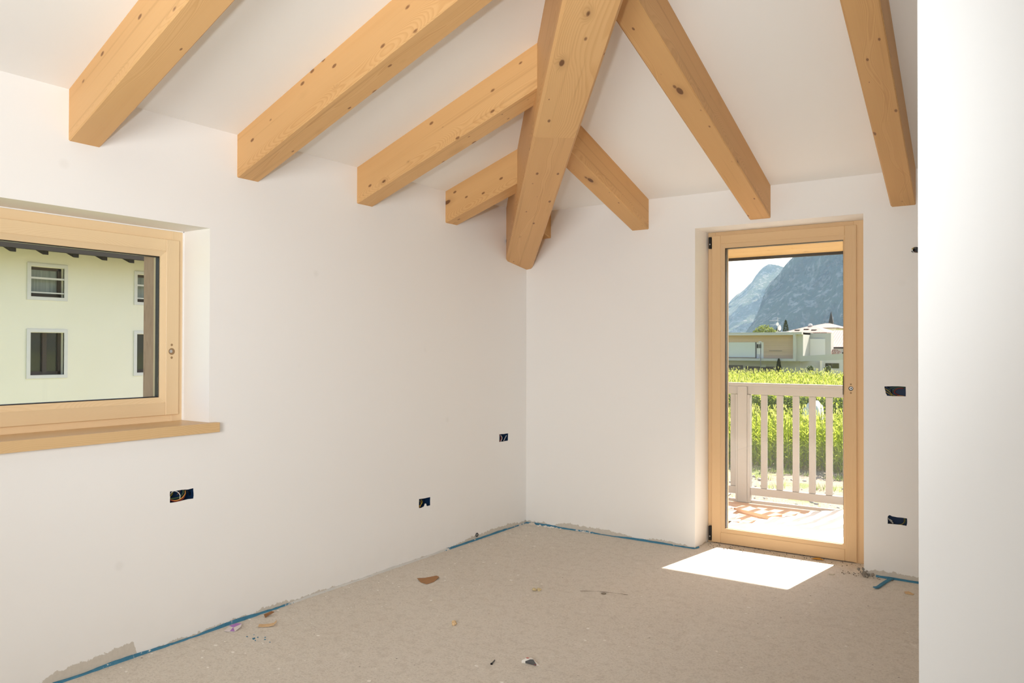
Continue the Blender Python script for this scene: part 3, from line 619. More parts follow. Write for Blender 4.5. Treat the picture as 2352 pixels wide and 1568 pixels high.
mb = MB(); sp_ = smooth_path([(2.588, -0.012, 0.008), (2.583, -0.03, 0.007), (2.575, -0.06, 0.006), (2.556, -0.16, 0.005), (2.545, -0.235, 0.005), (2.530, -0.262, 0.006)], 4)
for i in range(len(sp_) - 1):
    a, b = sp_[i], sp_[i + 1]; t = (b - a).normalized(); n_ = Vector((-t.y, t.x, 0)).normalized() * 0.010; up = Vector((0, 0, 0.006))
    mb.prism([a - n_, a + n_, a + n_ * .9 + up, a - n_ * .9 + up], [b - n_, b + n_, b + n_ * .9 + up, b - n_ * .9 + up])
tag(mb.build('foam_scrap', M_FOAM), 'peeled blue foam strip lying bent on the floor right of the door', 'foam scrap')

# ------------------------------------------------------------------ small litter on the floor
def chip(name, poly, h, mat, label, cat, lift=None, group=None):
    """thin crumpled piece; poly of (x, y), lift = height of each corner"""
    lift = lift or [0.001] * len(poly); c = Vector((sum(p[0] for p in poly) / len(poly), sum(p[1] for p in poly) / len(poly), max(lift) * 0.35 + 0.001))
    lo = [(x, y, z) for (x, y), z in zip(poly, lift)]; n = len(lo)
    vs = lo + [(x, y, z + h) for x, y, z in lo] + [c[:], (c.x, c.y, c.z + h)]; fs = []
    for i in range(n):
        j = (i + 1) % n; fs += [(i, j, n + j, n + i), (j, i, 2 * n), (n + i, n + j, 2 * n + 1)]
    return tag(MB().add(vs, fs).build(name, mat), label, cat, group)
M_KRAFT = plain('kraft_paper', (0.36, 0.19, 0.085), 0.8, var=0.15, scale=30)
M_CHIPW = plain('raw_wood_chip', (0.66, 0.45, 0.25), 0.7, var=0.2, scale=60)
chip('paper_scrap', [(0.278, -1.604), (0.300, -1.555), (0.330, -1.490), (0.350, -1.488), (0.371, -1.517), (0.385, -1.580), (0.383, -1.640), (0.330, -1.630)], 0.0012, M_KRAFT, 'brown torn paper scrap on the floor, near the left wall', 'paper scrap', [0.010, 0.004, 0.006, 0.002, 0.008, 0.001, 0.003, 0.001])
M_PURPLE = plain('purple_foil', (0.36, 0.16, 0.46), 0.35, 0.5, var=0.2, scale=40)
M_CLEAR = plain('milky_film', (0.66, 0.60, 0.60), 0.3, 0.5, var=0.1, scale=40)
o = thing('candy_wrapper', (0.085, -2.715, 0.0), 'crumpled purple and clear wrapper on the floor by the left wall', 'wrapper')
def wp(poly, h, zs, name, mat):
    poly = [(0.072 + (x - 0.085) * .66, -2.712 + (y + 2.715) * .66) for x, y in poly]; zs = [z * .8 for z in zs]
    c = (sum(p[0] for p in poly) / len(poly), sum(p[1] for p in poly) / len(poly)); n = len(poly)
    lo = [(x, y, z) for (x, y), z in zip(poly, zs)]; vs = lo + [(x, y, z + h) for x, y, z in lo]
    MB().add(vs, [tuple(range(n))[::-1], tuple(range(n, 2 * n))] + [(i, (i + 1) % n, n + (i + 1) % n, n + i) for i in range(n)]).build(name, mat, o)
wp([(0.045, -2.715), (0.060, -2.665), (0.100, -2.650), (0.085, -2.705)], 0.0015, [0.016, 0.022, 0.02, 0.010], 'purple_fold', M_PURPLE)
wp([(0.085, -2.705), (0.100, -2.650), (0.128, -2.680), (0.135, -2.730)], 0.0015, [0.010, 0.02, 0.014, 0.002], 'clear_fold', M_CLEAR)
wp([(0.045, -2.715), (0.085, -2.705), (0.135, -2.730), (0.100, -2.765), (0.065, -2.775)], 0.0015, [0.012, 0.009, 0.001, 0.002, 0.002], 'clear_fold', M_CLEAR)
wp([(0.085, -2.712), (0.132, -2.735), (0.105, -2.752)], 0.002, [0.011, 0.003, 0.004], 'purple_fold', M_PURPLE)
chip('wood_chip', [(0.040, -2.505), (0.060, -2.475), (0.075, -2.470), (0.068, -2.520)], 0.003, plain('dark_wood_chip', (0.27, 0.13, 0.055), 0.8), 'dark brown triangular wood chip on the floor at the left wall', 'wood chip', [0.006, 0.018, 0.016, 0.002])
o = thing('wood_shaving', (0.175, -2.58, 0.0), 'pale curled wood shaving on the floor near the left wall', 'wood shaving')
mb = MB(); a = [Vector((0.140, -2.615, 0.004)), Vector((0.155, -2.60, 0.002)), Vector((0.175, -2.583, 0.003)), Vector((0.19, -2.565, 0.006)), Vector((0.196, -2.552, 0.018))]
for p, q in zip(a[:-1], a[1:]):
    s_ = Vector((0.012, -0.012, 0)); u_ = Vector((0, 0, 0.0025)); mb.prism([p - s_, p + s_, p + s_ + u_, p - s_ + u_], [q - s_, q + s_, q + s_ + u_, q - s_ + u_])
mb.build('curl', M_CHIPW, o)
# printed paper scrap: white, dark field, red marks
o = thing('printed_scrap', (1.475, -2.222, 0.0), 'torn white printed scrap with red and dark grey print, at the bottom of the photo', 'paper scrap')
P0, P1, P2, P3 = (1.439, -2.253, .001), (1.455, -2.247, .001), (1.509, -2.244, .001), (1.520, -2.233, .001)
A_, B_, T0, T1, T2, D_, E_ = (1.440, -2.252, .011), (1.457, -2.250, .011), (1.453, -2.239, .020), (1.469, -2.225, .021), (1.488, -2.235, .020), (1.476, -2.242, .020), (1.511, -2.246, .008)
def scrap_part(name, quads, mat, sh=0.0):
    V = []; Fs = []
    for q_ in quads: Fs.append(tuple(range(len(V), len(V) + len(q_)))); V += [(x, y - sh, z + sh) for x, y, z in q_]
    ob = MB().add(V, Fs).build(name, mat, o); md = ob.modifiers.new('thick', 'SOLIDIFY'); md.thickness = 0.0008; md.offset = 0; return ob
scrap_part('paper', [(P0, P1, B_, A_), (A_, B_, D_, T0), (T0, D_, T2, T1), (T2, E_, P3), (E_, P2, P3)], plain('white_paper', (0.74, 0.71, 0.66), 0.7))
scrap_part('grey_print', [(B_, P1, P2, E_), (B_, E_, T2, D_)], plain('grey_print', (0.10, 0.10, 0.10), 0.6, var=.2, scale=120))
scrap_part('red_print', [(T0, (1.461, -2.241, .020), (1.468, -2.234, .0205), (1.459, -2.234, .0203))], plain('red_print', (0.55, 0.06, 0.04), 0.6), .0012)
scrap_part('red_print', [((1.500, -2.246, .004), (1.509, -2.246, .0035), (1.514, -2.241, .005), (1.505, -2.244, .008))], plain('red_print_b', (0.55, 0.06, 0.04), 0.6), .0012)
o = thing('nail', (1.337, -2.322, 0.0), 'small dark nail lying on the floor, left of the printed scrap', 'nail')
MB().tube([(1.343, -2.342, 0.0035), (1.331, -2.302, 0.0035)], 0.0028, 6).build('nail_shank', M_HINGE, o)
MB().tube([(1.3434, -2.3435, 0.0035), (1.3424, -2.3405, 0.0035)], 0.0052, 8).build('nail_head', M_HINGE, o)
def crumb(name, c, r, mat, label, cat, seed, jit=0.3):
    mb = MB(); mb.sphere((c[0], c[1], r[2] * 0.8), r, 8, 5, jit=jit, rs=random.Random(seed)); return tag(mb.build(name, mat), label, cat)
M_TAN = plain('tan_foam_crumb', (0.66, 0.47, 0.27), 0.9, var=0.2, scale=90)
crumb('foam_crumb', (0.915, -2.060), (0.013, 0.013, 0.013), M_TAN, 'tan foam crumb alone in the middle of the floor', 'crumb', 3)
o = tag(MB().sphere((0.950, -1.380, 0.007), (0.014, 0.011, 0.009), 8, 5, jit=.3, rs=random.Random(4)).sphere((0.975, -1.368, 0.006), (0.015, 0.010, 0.008), 8, 5, jit=.3, rs=random.Random(5)).build('dried_foam', plain('yellowish_foam', (0.58, 0.47, 0.27), 0.9, var=0.2, scale=80)), 'yellowish double blob of dried foam on the floor beyond the tan crumb', 'crumb')
chip('dry_leaf', [(2.085, 0.185), (2.105, 0.205), (2.135, 0.208), (2.165, 0.195), (2.140, 0.178), (2.110, 0.176)], 0.001, plain('orange_leaf', (0.55, 0.28, 0.05), 0.7, var=0.2, scale=50), 'orange dry leaf lying under the bottom edge of the door', 'leaf', [.002, .008, .010, .002, .006, .004])
chip('wood_chip', [(2.690, -0.262), (2.680, -0.240), (2.702, -0.228), (2.730, -0.248), (2.725, -0.262)], 0.003, M_CHIPW, 'small pale wood chip on the floor beside the partition', 'wood chip', [.001, .004, .006, .001, .001])
chip('plaster_chip', [(0.050, -0.045), (0.058, -0.020), (0.085, -0.014), (0.110, -0.030), (0.090, -0.055)], 0.004, plain('cream_plaster', (0.66, 0.60, 0.52), 0.9), 'cream plaster chip on the floor in the room corner', 'plaster chip', [.001, .012, .010, .001, .001])
chip('plaster_chip', [(2.255, -0.112), (2.262, -0.092), (2.285, -0.090), (2.280, -0.110)], 0.004, plain('cream_plaster_b', (0.62, 0.56, 0.46), 0.9), 'small beige plaster chip beside the sunlit patch on the floor', 'plaster chip')
chip('metal_washer', [(1.300 + .014 * math.cos(a), -1.21 + .014 * math.sin(a)) for a in [k_ * math.pi / 5 for k_ in range(10)]], 0.002, plain('dull_metal', (0.25, 0.21, 0.16), 0.5, metal=.6), 'dull round washer on the floor in front of a dark twig', 'washer')
MB_t = smooth_path([(1.17, -1.245, .002), (1.25, -1.205, .004), (1.33, -1.175, .003), (1.42, -1.155, .002)], 5)
tag(MB().tube(MB_t, [0.0008 + 0.0004 * math.sin(i) for i in range(len(MB_t))], 5).build('twig', plain('dark_twig', (0.16, 0.12, 0.08), 0.9)), 'thin dark twig on the floor left of the sunlit patch', 'twig')
mb = MB(); r = random.Random(21)
for i in range(26): x, y = 2.445 + r.gauss(0, .018), 0.0 + r.gauss(-.012, .018); s_ = r.uniform(.004, .011); mb.sphere((x, y, s_ * .7 + r.uniform(0, .03) * (i < 12)), (s_, s_, s_), 6, 4, jit=.35, rs=r)
tag(mb.build('mortar_debris', plain('grey_mortar', (0.28, 0.25, 0.21), 0.95, var=.3, scale=60)), 'grey mortar crumbs heaped at the right foot of the door opening', 'debris', kind='stuff')
mb = MB(); r = random.Random(22)
for i in range(46): x, y = 0.215 + r.gauss(0, .05), -0.012 - abs(r.gauss(0, .018)); s_ = r.uniform(.002, .008); mb.sphere((x, y, s_ * .5), (s_ * 1.3, s_, s_ * .6), 6, 4, jit=.35, rs=r)
tag(mb.build('plaster_debris', plain('white_plaster_crumbs', (0.82, 0.78, 0.72), 0.95)), 'white plaster splashes on the floor at the back wall by the corner', 'debris', kind='stuff')
mb = MB(); r = random.Random(23)
for i in range(230):
    if i < 150:
        x = abs(r.gauss(0.02, 0.28)) + 0.02; y = r.uniform(-3.7, -0.1)
    else: x, y = r.uniform(0.1, 3.0), r.uniform(-3.2, -0.1)
    if x > 1.35 and y > -0.7: continue
    s_ = .0016 + .006 * r.random() ** 3; a = r.uniform(0, 6.28); q = []
    for k_ in range(5): q.append((x + s_ * r.uniform(.7, 1.3) * math.cos(a + k_ * 1.257) * 1.4, y + s_ * r.uniform(.7, 1.3) * math.sin(a + k_ * 1.257)))
    mb.prism([(u, v, .0002) for u, v in q], [(u, v, .0018) for u, v in q])
tag(mb.build('plaster_flakes', plain('white_flake', (0.84, 0.80, 0.74), 0.9)), 'tiny white plaster flakes scattered over the screed floor', 'debris', kind='stuff')
mb = MB(); r = random.Random(24)
for i in range(160):
    x = r.uniform(1.40, 2.42) if i < 110 else r.uniform(2.3, 2.6); y = r.uniform(0.10, 0.245) if i < 110 else r.uniform(-.06, .02); s_ = r.uniform(.001, .004)
    mb.sphere((x, y, s_ * .6), (s_, s_ * .9, s_ * .7), 5, 3, jit=.3, rs=r)
tag(mb.build('door_grit', plain('dark_grit', (0.15, 0.12, 0.09), 0.95, var=.3)), 'dark grit along the bottom edge of the door', 'debris', kind='stuff')
mb = MB(); r = random.Random(25)
for i in range(12):
    x, y = 0.27 + r.gauss(0, .035) , -2.73 + r.gauss(0, .02); s_ = r.uniform(.0012, .003); mb.box(x - s_ * 1.6, x + s_, y - s_, y + s_, 0.0003, .003)
tag(mb.build('foam_bits', M_FOAM), 'tiny blue foam bits on the floor beside the purple wrapper', 'debris', kind='stuff')
o = MB(); vs = []
for i in range(12):
    a = 2 * math.pi * i / 12
    for rr in (.013, .009): vs.append((0.0015 if rr > .01 else .0035, -0.645 + rr * math.cos(a), 0.035 + rr * math.sin(a)))
tag(o.tube([(0.004, -0.645 + .012 * math.cos(2 * math.pi * i / 12), .036 + .012 * math.sin(2 * math.pi * i / 12)) for i in range(13)], .003, 6).build('pipe_ring', M_HINGE), 'small black ring of a pipe end low on the left wall near the corner', 'pipe end')

# ------------------------------------------------------------------ balcony
deck = thing('balcony_deck', (1.0, 1.25, -0.05), 'sunlit wooden balcony deck of long boards outside the glass door', 'deck')
DX0_, DX1_ = -2.2, 4.2
y = 0.475; r = random.Random(31); n = 0
while y < 2.0:
    y2 = min(y + 0.142, 2.09)
    MB().box(DX0_, DX1_, y, y2 - 0.006, -0.078 + r.uniform(-.001, .001), -0.05 + r.uniform(-.0015, .0015), bev=0.003).build('deck_board', M_DECK, deck); y += 0.142
MB().box(DX0_, DX1_, 0.46, 2.09, -0.20, -0.08).build('deck_frame', M_RAILX, deck)
rail = thing('balcony_railing', (1.0, 2.05, -0.05), 'pale grey-brown wooden balcony railing with flat balusters', 'railing')
MB().box(DX0_, DX1_, 2.02, 2.11, 1.022, 1.050, bev=.003).build('handrail', M_RAILX, rail)
MB().box(DX0_, DX1_, 2.045, 2.085, 0.945, 1.022, bev=.002).build('top_rail', M_RAILX, rail)
MB().box(DX0_, DX1_, 2.045, 2.085, 0.022, 0.090, bev=.002).build('bottom_rail', M_RAILX, rail)
MB().box(DX0_, DX1_, 2.065, 2.105, -0.13, -0.030, bev=.002).build('edge_board', M_RAILX, rail)
xs = [1.252 + 0.1402 * i for i in range(-24, 21)]
for i, x in enumerate(xs):
    if abs(x - 1.075) < 0.10 or x < DX0_ or x > DX1_: continue
    MB().box(x - 0.0275, x + 0.0275, 2.052, 2.078, 0.092, 0.943, bev=.002).build('baluster', M_RAILZ, rail)
ps = MB().box(1.018, 1.105, 2.028, 2.10, -0.048, 1.020, bev=.002).build('post', M_RAILZ, rail)
MB().box(0.998, 1.017, 2.032, 2.10, -0.048, 0.944, bev=.002).build('post_cheek', M_RAILZ, rail)
MB().box(1.106, 1.130, 2.032, 2.10, -0.048, 0.944, bev=.002).build('post_cheek', M_RAILZ, rail)
# loose plank across a batten
lp_ = thing('loose_plank', (1.33, 1.54, -0.05), 'short loose plank lying on the balcony deck near the railing', 'plank')
a_ = math.atan2(1.419 - 1.585, 1.477 - 1.152)
def rotp(cx, cy, u, v): return (cx + u * math.cos(a_) - v * math.sin(a_), cy + u * math.sin(a_) + v * math.cos(a_))
bq = [rotp(1.477, 1.419, u, v) for u, v in ((0, 0), (-0.40, 0), (-0.40, .15), (0, .15))]
MB().prism([(x, y, -0.047) for x, y in bq], [(x, y, -0.018) for x, y in bq]).build('plank_board', M_DECK, lp_)
# crumpled plastic sheeting
def film_mat():
    t = NT('white_plastic_sheet'); b = t.bsdf((0.82, 0.82, 0.80), 0.35, 0.4); return t.m
M_FILM = film_mat()
def sheet(poly, base, bumps, label, seed, n=26):
    xs_ = [p[0] for p in poly]; ys_ = [p[1] for p in poly]; x0, x1, y0, y1 = min(xs_), max(xs_), min(ys_), max(ys_)
    def inside(x, y):
        c = False; j = len(poly) - 1
        for i in range(len(poly)):
            xi, yi = poly[i]; xj, yj = poly[j]
            if (yi > y) != (yj > y) and x < (xj - xi) * (y - yi) / (yj - yi) + xi: c = not c
            j = i
        return c
    idx = {}; vs = []; fs = []
    def vid(i, j):
        if (i, j) not in idx:
            x = x0 + (x1 - x0) * i / n; y = y0 + (y1 - y0) * j / n
            z = base + 0.006 + 0.03 * abs(mnoise.noise(Vector((x * 3.2, y * 3.2, seed)))) + 0.018 * abs(mnoise.noise(Vector((x * 9, y * 9, seed + 5))))
            for bx_, by_, br, bh in bumps: z += bh * math.exp(-((x - bx_) ** 2 + (y - by_) ** 2) / br ** 2)
            idx[(i, j)] = len(vs); vs.append((x, y, z))
        return idx[(i, j)]
    for i in range(n):
        for j in range(n):
            if inside(x0 + (x1 - x0) * (i + .5) / n, y0 + (y1 - y0) * (j + .5) / n): fs.append((vid(i, j), vid(i + 1, j), vid(i + 1, j + 1), vid(i, j + 1)))
    o = MB().add(vs, fs).build('plastic_sheet', M_FILM, smooth=True); m = o.modifiers.new('thick', 'SOLIDIFY'); m.thickness = 0.003; m.offset = -1
    return tag(o, label, 'plastic sheet')
sheet([(1.25, 0.50), (3.1, 0.50), (3.1, 2.0), (2.0, 2.0), (1.72, 1.80), (1.55, 1.50), (1.38, 1.15), (1.2, 0.9)], -0.048, [(2.3, 1.75, .38, .10), (2.0, 1.0, .4, .05)], 'large crumpled white plastic sheet covering the deck in front of the door', 3)
sheet([(-0.2, 0.8), (1.15, 0.75), (1.30, 1.2), (1.17, 1.42), (1.10, 1.62), (0.85, 1.80), (-0.2, 1.8)], -0.048, [(0.9, 1.35, .25, .05)], 'smaller crumpled white plastic sheet at the left end of the deck', 8)

# roof overhang above the balcony
ov = thing('roof_overhang', (1.0, 1.78, 2.15), 'larch boarded roof overhang with a dark eaves edge above the balcony', 'roof overhang')
yo = 1.78; y = 0.46
def zs(y): return 2.178 + (yo - y) * 0.10
while y < yo - 0.02:
    y2 = min(y + 0.14, yo)
    q = [(y, zs(y)), (y2 - 0.004, zs(y2)), (y2 - 0.004, zs(y2) + 0.024), (y, zs(y) + 0.024)]
    MB().prism([(-3.0, a, b) for a, b in q], [(5.0, a, b) for a, b in q]).build('soffit_board', M_SOFFIT, ov); y = y2
tag(MB().box(-3.0, 5.0, yo, yo + 0.035, 2.155, 2.32).build('fascia', M_DARKRAFTER, ov), 'dark brown fascia edge')
q = [(0.46, zs(0.46) + 0.03), (yo + .02, zs(yo) + 0.03), (yo + .02, zs(yo) + .16), (0.46, zs(.46) + .2)]
MB().prism([(-3.0, a, b) for a, b in q], [(5.0, a, b) for a, b in q]).build('roof_slab', M_DARKRAFTER, ov)

# ------------------------------------------------------------------ ground and field
GZ = -3.3
def ground_mat():
    t = NT('stony_soil'); g = t.n('ShaderNodeNewGeometry').outputs['Position']
    a = t.noise(g, 0.6, 4); b = t.noise(g, 7.0, 4, .7); c = t.noise(g, 22.0, 3, .7)
    col = t.mix(b, (0.20, 0.155, 0.105, 1), (0.52, 0.44, 0.345, 1))
    col = t.mix(t.step(c, .55, .7), col, (0.62, 0.56, 0.47, 1)); col = t.mix(t.math('MULTIPLY', t.step(c, .42, .3), .7), col, (0.10, .08, .05, 1))
    gr = t.step(t.math('ADD', a, t.math('MULTIPLY', t.math('SUBTRACT', b, .5), .5)), .56, .66)
    col = t.mix(t.math('MULTIPLY', gr, .8), col, (0.20, 0.28, 0.07, 1))
    t.bsdf(col, 0.95, 0.1, bump=t.math('ADD', b, c), bstr=0.9, bdist=0.08); return t.m
M_GROUND = ground_mat()
M_MEADOW = plain('meadow', (0.24, 0.26, 0.12), 0.95, 0.1, var=.25, scale=0.3)
mb = MB(); mb.box(-900, 900, -200, 5200, GZ - 3, GZ - 0.12); struct(mb.build('ground', M_MEADOW, origin=(0, 0, 0)))
mb = MB(); nx, ny = 70, 70; vs = []
for j in range(ny + 1):
    for i in range(nx + 1):
        x = -16 + 26 * i / nx; y = 6 + 26 * j / ny; vs.append((x, y, GZ + 0.10 * mnoise.noise(Vector((x * .8, y * .8, 0))) + .05 * mnoise.noise(Vector((x * 3, y * 3, 2)))))
mb.add(vs, [(j * (nx + 1) + i, j * (nx + 1) + i + 1, (j + 1) * (nx + 1) + i + 1, (j + 1) * (nx + 1) + i) for j in range(ny) for i in range(nx)])
struct(mb.build('ground', M_GROUND, smooth=True, origin=(0, 0, 0)))

def leaf_mat(name, a, b, trans=0.5):
    t = NT(name); oi = t.n('ShaderNodeObjectInfo').outputs['Random']; g = t.n('ShaderNodeNewGeometry').outputs['Position']
    col = t.mix(t.noise(g, 2.3, 3, .7), (*a, 1), (*b, 1))
    d = t.n('ShaderNodeBsdfDiffuse'); t.put(d.inputs[0], col); tr = t.n('ShaderNodeBsdfTranslucent'); t.put(tr.inputs[0], col)
    mx = t.n('ShaderNodeMixShader'); mx.inputs[0].default_value = trans; t.t.links.new(d.outputs[0], mx.inputs[1]); t.t.links.new(tr.outputs[0], mx.inputs[2]); t.t.links.new(mx.outputs[0], t.out.inputs['Surface']); return t.m
M_CORN = leaf_mat('corn_leaf', (0.24, 0.36, 0.04), (0.60, 0.64, 0.10), 0.55)
M_TASSEL = leaf_mat('corn_tassel', (0.46, 0.50, 0.13), (0.58, 0.58, 0.20), 0.4)
M_STALK = plain('corn_stalk', (0.26, 0.30, 0.10), 0.7)
def corn_geo(seed, simple=False):
    r = random.Random(seed); V, Fc, MI = [], [], []
    h = r.uniform(1.66, 1.92)
    def quadstrip(pts, ws, side, mi):
        o = len(V)
        for p, w in zip(pts, ws): V.append(p - side * w); V.append(p + side * w)
        for i in range(len(pts) - 1): Fc.append((o + 2 * i, o + 2 * i + 1, o + 2 * i + 3, o + 2 * i + 2)); MI.append(mi)
    for a in (0, 1.57): quadstrip([Vector((0, 0, 0)), Vector((0, 0, h))], [.014, .008], Vector((math.cos(a), math.sin(a), 0)), 2)
    nl = 6 if simple else 14; a = r.uniform(0, 6.28)
    for i in range(nl):
        a += math.pi + r.uniform(-.5, .5); z = h * ((0.45 if simple else 0.08) + (0.5 if simple else .86) * i / nl); L = r.uniform(.55, .85) * (1.0 if 2 < i else .8)
        d = Vector((math.cos(a), math.sin(a), 0)); sd_ = Vector((-d.y, d.x, 0)); up = r.uniform(.5, .95)
        ts = (0, .35, .7, 1.0) if not simple else (0, .5, 1.0)
        pts = [Vector((0, 0, z)) + d * (L * t * .8) + Vector((0, 0, L * (up * t - 1.05 * t * t))) for t in ts]
        quadstrip(pts, [.022, .036, .030, .003] if not simple else [.03, .045, .004], sd_, 0)
    for i in range(2 if simple else 3):
        a = r.uniform(0, 6.28); d = Vector((math.cos(a), math.sin(a), 0)) * r.uniform(.02, .13)
        quadstrip([Vector((0, 0, h - .05)), Vector((0, 0, h + r.uniform(.08, .20))) + d], [.012, .012], Vector((-math.sin(a), math.cos(a), 0)), 1)
    return V, Fc, MI
corn_me = []
for s_ in range(6):
    V, Fc, MI = corn_geo(100 + s_); me = bpy.data.meshes.new('corn_plant'); me.from_pydata([v[:] for v in V], [], Fc)
    for m in (M_CORN, M_TASSEL, M_STALK): me.materials.append(m)
    me.polygons.foreach_set('material_index', MI); me.update(); corn_me.append(me)
r = random.Random(41); cnt = 0
rows = [26.0 + .60 * i for i in range(12)]
restV, restF, restM = [], [], []
def add_corn(V, Fc, MI, x, y, z, a, s):
    o = len(restV); ca, sa = math.cos(a) * s, math.sin(a) * s
    for v in V: restV.append((x + v.x * ca - v.y * sa, y + v.x * sa + v.y * ca, z + v.z * s))
    for f in Fc: restF.append(tuple(i + o for i in f))
    restM.extend(MI)
geoF = [corn_geo(100 + i) for i in range(6)]; geoS = [corn_geo(200 + i, True) for i in range(6)]
for j, yy in enumerate(rows):
    x = -12.5
    while x < 7.0:
        x += r.uniform(.17, .28); y = yy + r.uniform(-.12, .12); a = r.uniform(0, 6.28); s_ = r.uniform(.90, 1.08); kx = r.randrange(6)
        vis = j < 4 and (-0.37 * (y + 5.05) + 3.27 - 3.0 < x < -0.19 * (y + 5.05) + 3.27 + 1.0)
        vis = j < 4 and (3.27 - 0.33 * (y + 5.05) < x < 3.27 - 0.185 * (y + 5.05))
        if vis and cnt < 150:
            o = bpy.data.objects.new('corn_plant', corn_me[kx]); COL.objects.link(o); o.location = (x, y, GZ); o.rotation_euler = (0, 0, a); o.scale = (s_, s_, s_)
            tag(o, 'tall leafy corn plant with a pale tassel in the near field beyond the railing', 'corn plant', 'corn plants in the front rows of the near field'); cnt += 1
        else: add_corn(*geoF[kx], x, y, GZ, a, s_)
def stuff_mesh(name, V, Fc, MI, mats, label, cat):
    me = bpy.data.meshes.new(name); me.from_pydata(V, [], Fc)
    for m in mats: me.materials.append(m)
    me.polygons.foreach_set('material_index', MI); me.update(); o = bpy.data.objects.new(name, me); COL.objects.link(o); return tag(o, label, cat, kind='stuff')
stuff_mesh('corn_rows', restV, restF, restM, (M_CORN, M_TASSEL, M_STALK), 'dense corn behind the front rows of the near field', 'corn')
restV, restF, restM = [], [], []
y = 37.6
while y < 92:
    x = 3.27 - 0.37 * (y + 5.05) - 3
    xr = 3.27 - 0.16 * (y + 5.05) + 4 + 0.12 * y
    while x < xr:
        g_ = geoF if y < 38.6 else geoS
        add_corn(*g_[r.randrange(6)], x + r.uniform(-.1, .1), y + r.uniform(-.2, .2), GZ, r.uniform(0, 6.28), r.uniform(1.08, 1.3)); x += r.uniform(.22, .40) * (1 if y < 60 else 1.5)
    y += 0.7 if y < 55 else 1.0
stuff_mesh('corn_field', restV, restF, restM, (M_CORN, M_TASSEL, M_STALK), 'far yellow-green corn field reaching to the buildings', 'corn')
# weeds on the soil strip
restV, restF, restM = [], [], []
M_GRASS = leaf_mat('grass_leaf', (0.16, 0.24, 0.05), (0.36, 0.42, 0.12), .5)
for i in range(420):
    y = r.uniform(14.5, 25) if i < 260 else r.uniform(24.2, 26.2); x = 3.27 - r.uniform(.14, .36) * (y + 5.05)
    if mnoise.noise(Vector((x * .7, y * .7, 9))) < (0.12 if i < 260 else -0.1): continue
    for b_ in range(9):
        a = r.uniform(0, 6.28); L = r.uniform(.06, .24); d = Vector((math.cos(a), math.sin(a), 0)); p = Vector((x + r.gauss(0, .09), y + r.gauss(0, .09), GZ - .04)); sd_ = Vector((-d.y, d.x, 0)) * .012; o_ = len(restV)
        tip = p + d * L * .6 + Vector((0, 0, L + .05)); restV += [(p - sd_)[:], (p + sd_)[:], tip[:]]; restF.append((o_, o_ + 1, o_ + 2)); restM.append(0)
stuff_mesh('grass', restV, restF, restM, (M_GRASS,), 'weeds and grass tufts on the stony soil in front of the corn', 'grass')
mb = MB(); rs_ = random.Random(51)
for i in range(260):
    y = rs_.uniform(13, 25); x = 3.27 - rs_.uniform(.14, .36) * (y + 5.05); s_ = rs_.choice([.025, .035, .05, .07]); mb.sphere((x, y, GZ + .01), (s_, s_ * .8, s_ * .6), 6, 4, jit=.25, rs=rs_)
tag(mb.build('soil_stones', plain('field_stone', (0.52, 0.47, 0.40), .9, var=.2, scale=2)), 'loose pale stones and clods on the soil strip', 'stones', kind='stuff')
# white fleece cover lying between the two corn fields
mb = MB(); vs = []; nx, ny = 22, 8
for j in range(ny + 1):
    for i in range(nx + 1):
        u, v = i / nx, j / ny; h = min(1, 3.2 * math.sin(math.pi * u)) * min(1, 3 * math.sin(math.pi * v)) * (1 - .09 * math.cos(2 * math.pi * (u - .08)) - .05 * abs(u - .3))
        x = -6.02 + .92 * u; y = 33.6 + 1.5 * v; vs.append((x, y, GZ + (1.97 + .07 * mnoise.noise(Vector((x * 5, y * 3, 1)))) * h))
mb.add(vs, [(j * (nx + 1) + i, j * (nx + 1) + i + 1, (j + 1) * (nx + 1) + i + 1, (j + 1) * (nx + 1) + i) for j in range(ny) for i in range(nx)])
tag(mb.build('fleece_cover', plain('white_fleece', (.85, .85, .84), .8), smooth=True), 'white cover peeping out of the gap between the two corn fields', 'cover')
# scrap boards on the ground seen beside the post
o = thing('timber_stack', (-3.9, 19.0, GZ), 'small stack of grey boards on the soil, left of the railing post', 'timber')
for i in range(3): MB().box(-5.7, -4.62, 18.6 + .22 * i, 18.78 + .22 * i, GZ + .08, GZ + .16).build('board', M_GREYTRIM, o)

# ------------------------------------------------------------------ buildings across the field (facades near y = 100)
M_CONC = plain('pale_render', (0.56, 0.55, 0.49), .9, var=.04, scale=.5)
M_WHITER = plain('white_render', (0.78, 0.765, 0.71), .9, var=.03, scale=.5)
M_PANEL = plain('grey_green_panel', (0.66, 0.69, 0.645), .5, var=.04)
M_GFLOOR = plain('ground_floor_render', (0.64, 0.65, 0.62), .9, var=.04, scale=.5)
M_DARK = plain('dark_opening', (0.10, 0.105, 0.11), .5)
M_TILE = None
def tile_mat(name, a, b, sx=3.0):
    t = NT(name); g = t.n('ShaderNodeNewGeometry').outputs['Position']; sp = t.n('ShaderNodeSeparateXYZ'); t.put(sp.inputs[0], g)
    w = t.math('MULTIPLY_ADD', t.math('SINE', t.math('MULTIPLY', sp.outputs[0], 2 * math.pi * sx)), .5, .5)
    col = t.mix(t.noise(g, 3.0, 3), (*a, 1), (*b, 1)); t.bsdf(col, .85, .15, bump=w, bstr=.7, bdist=.06); return t.m
M_TILE = tile_mat('clay_tiles', (0.25, 0.175, 0.15), (0.33, 0.245, 0.21)); M_TILEP = tile_mat('pale_clay_tiles', (0.32, 0.25, 0.225), (0.40, 0.325, 0.295))
mh = thing('modern_house', (-26.5, 104, GZ), 'long modern flat-roofed house with larch cladding in a projecting white frame', 'house')
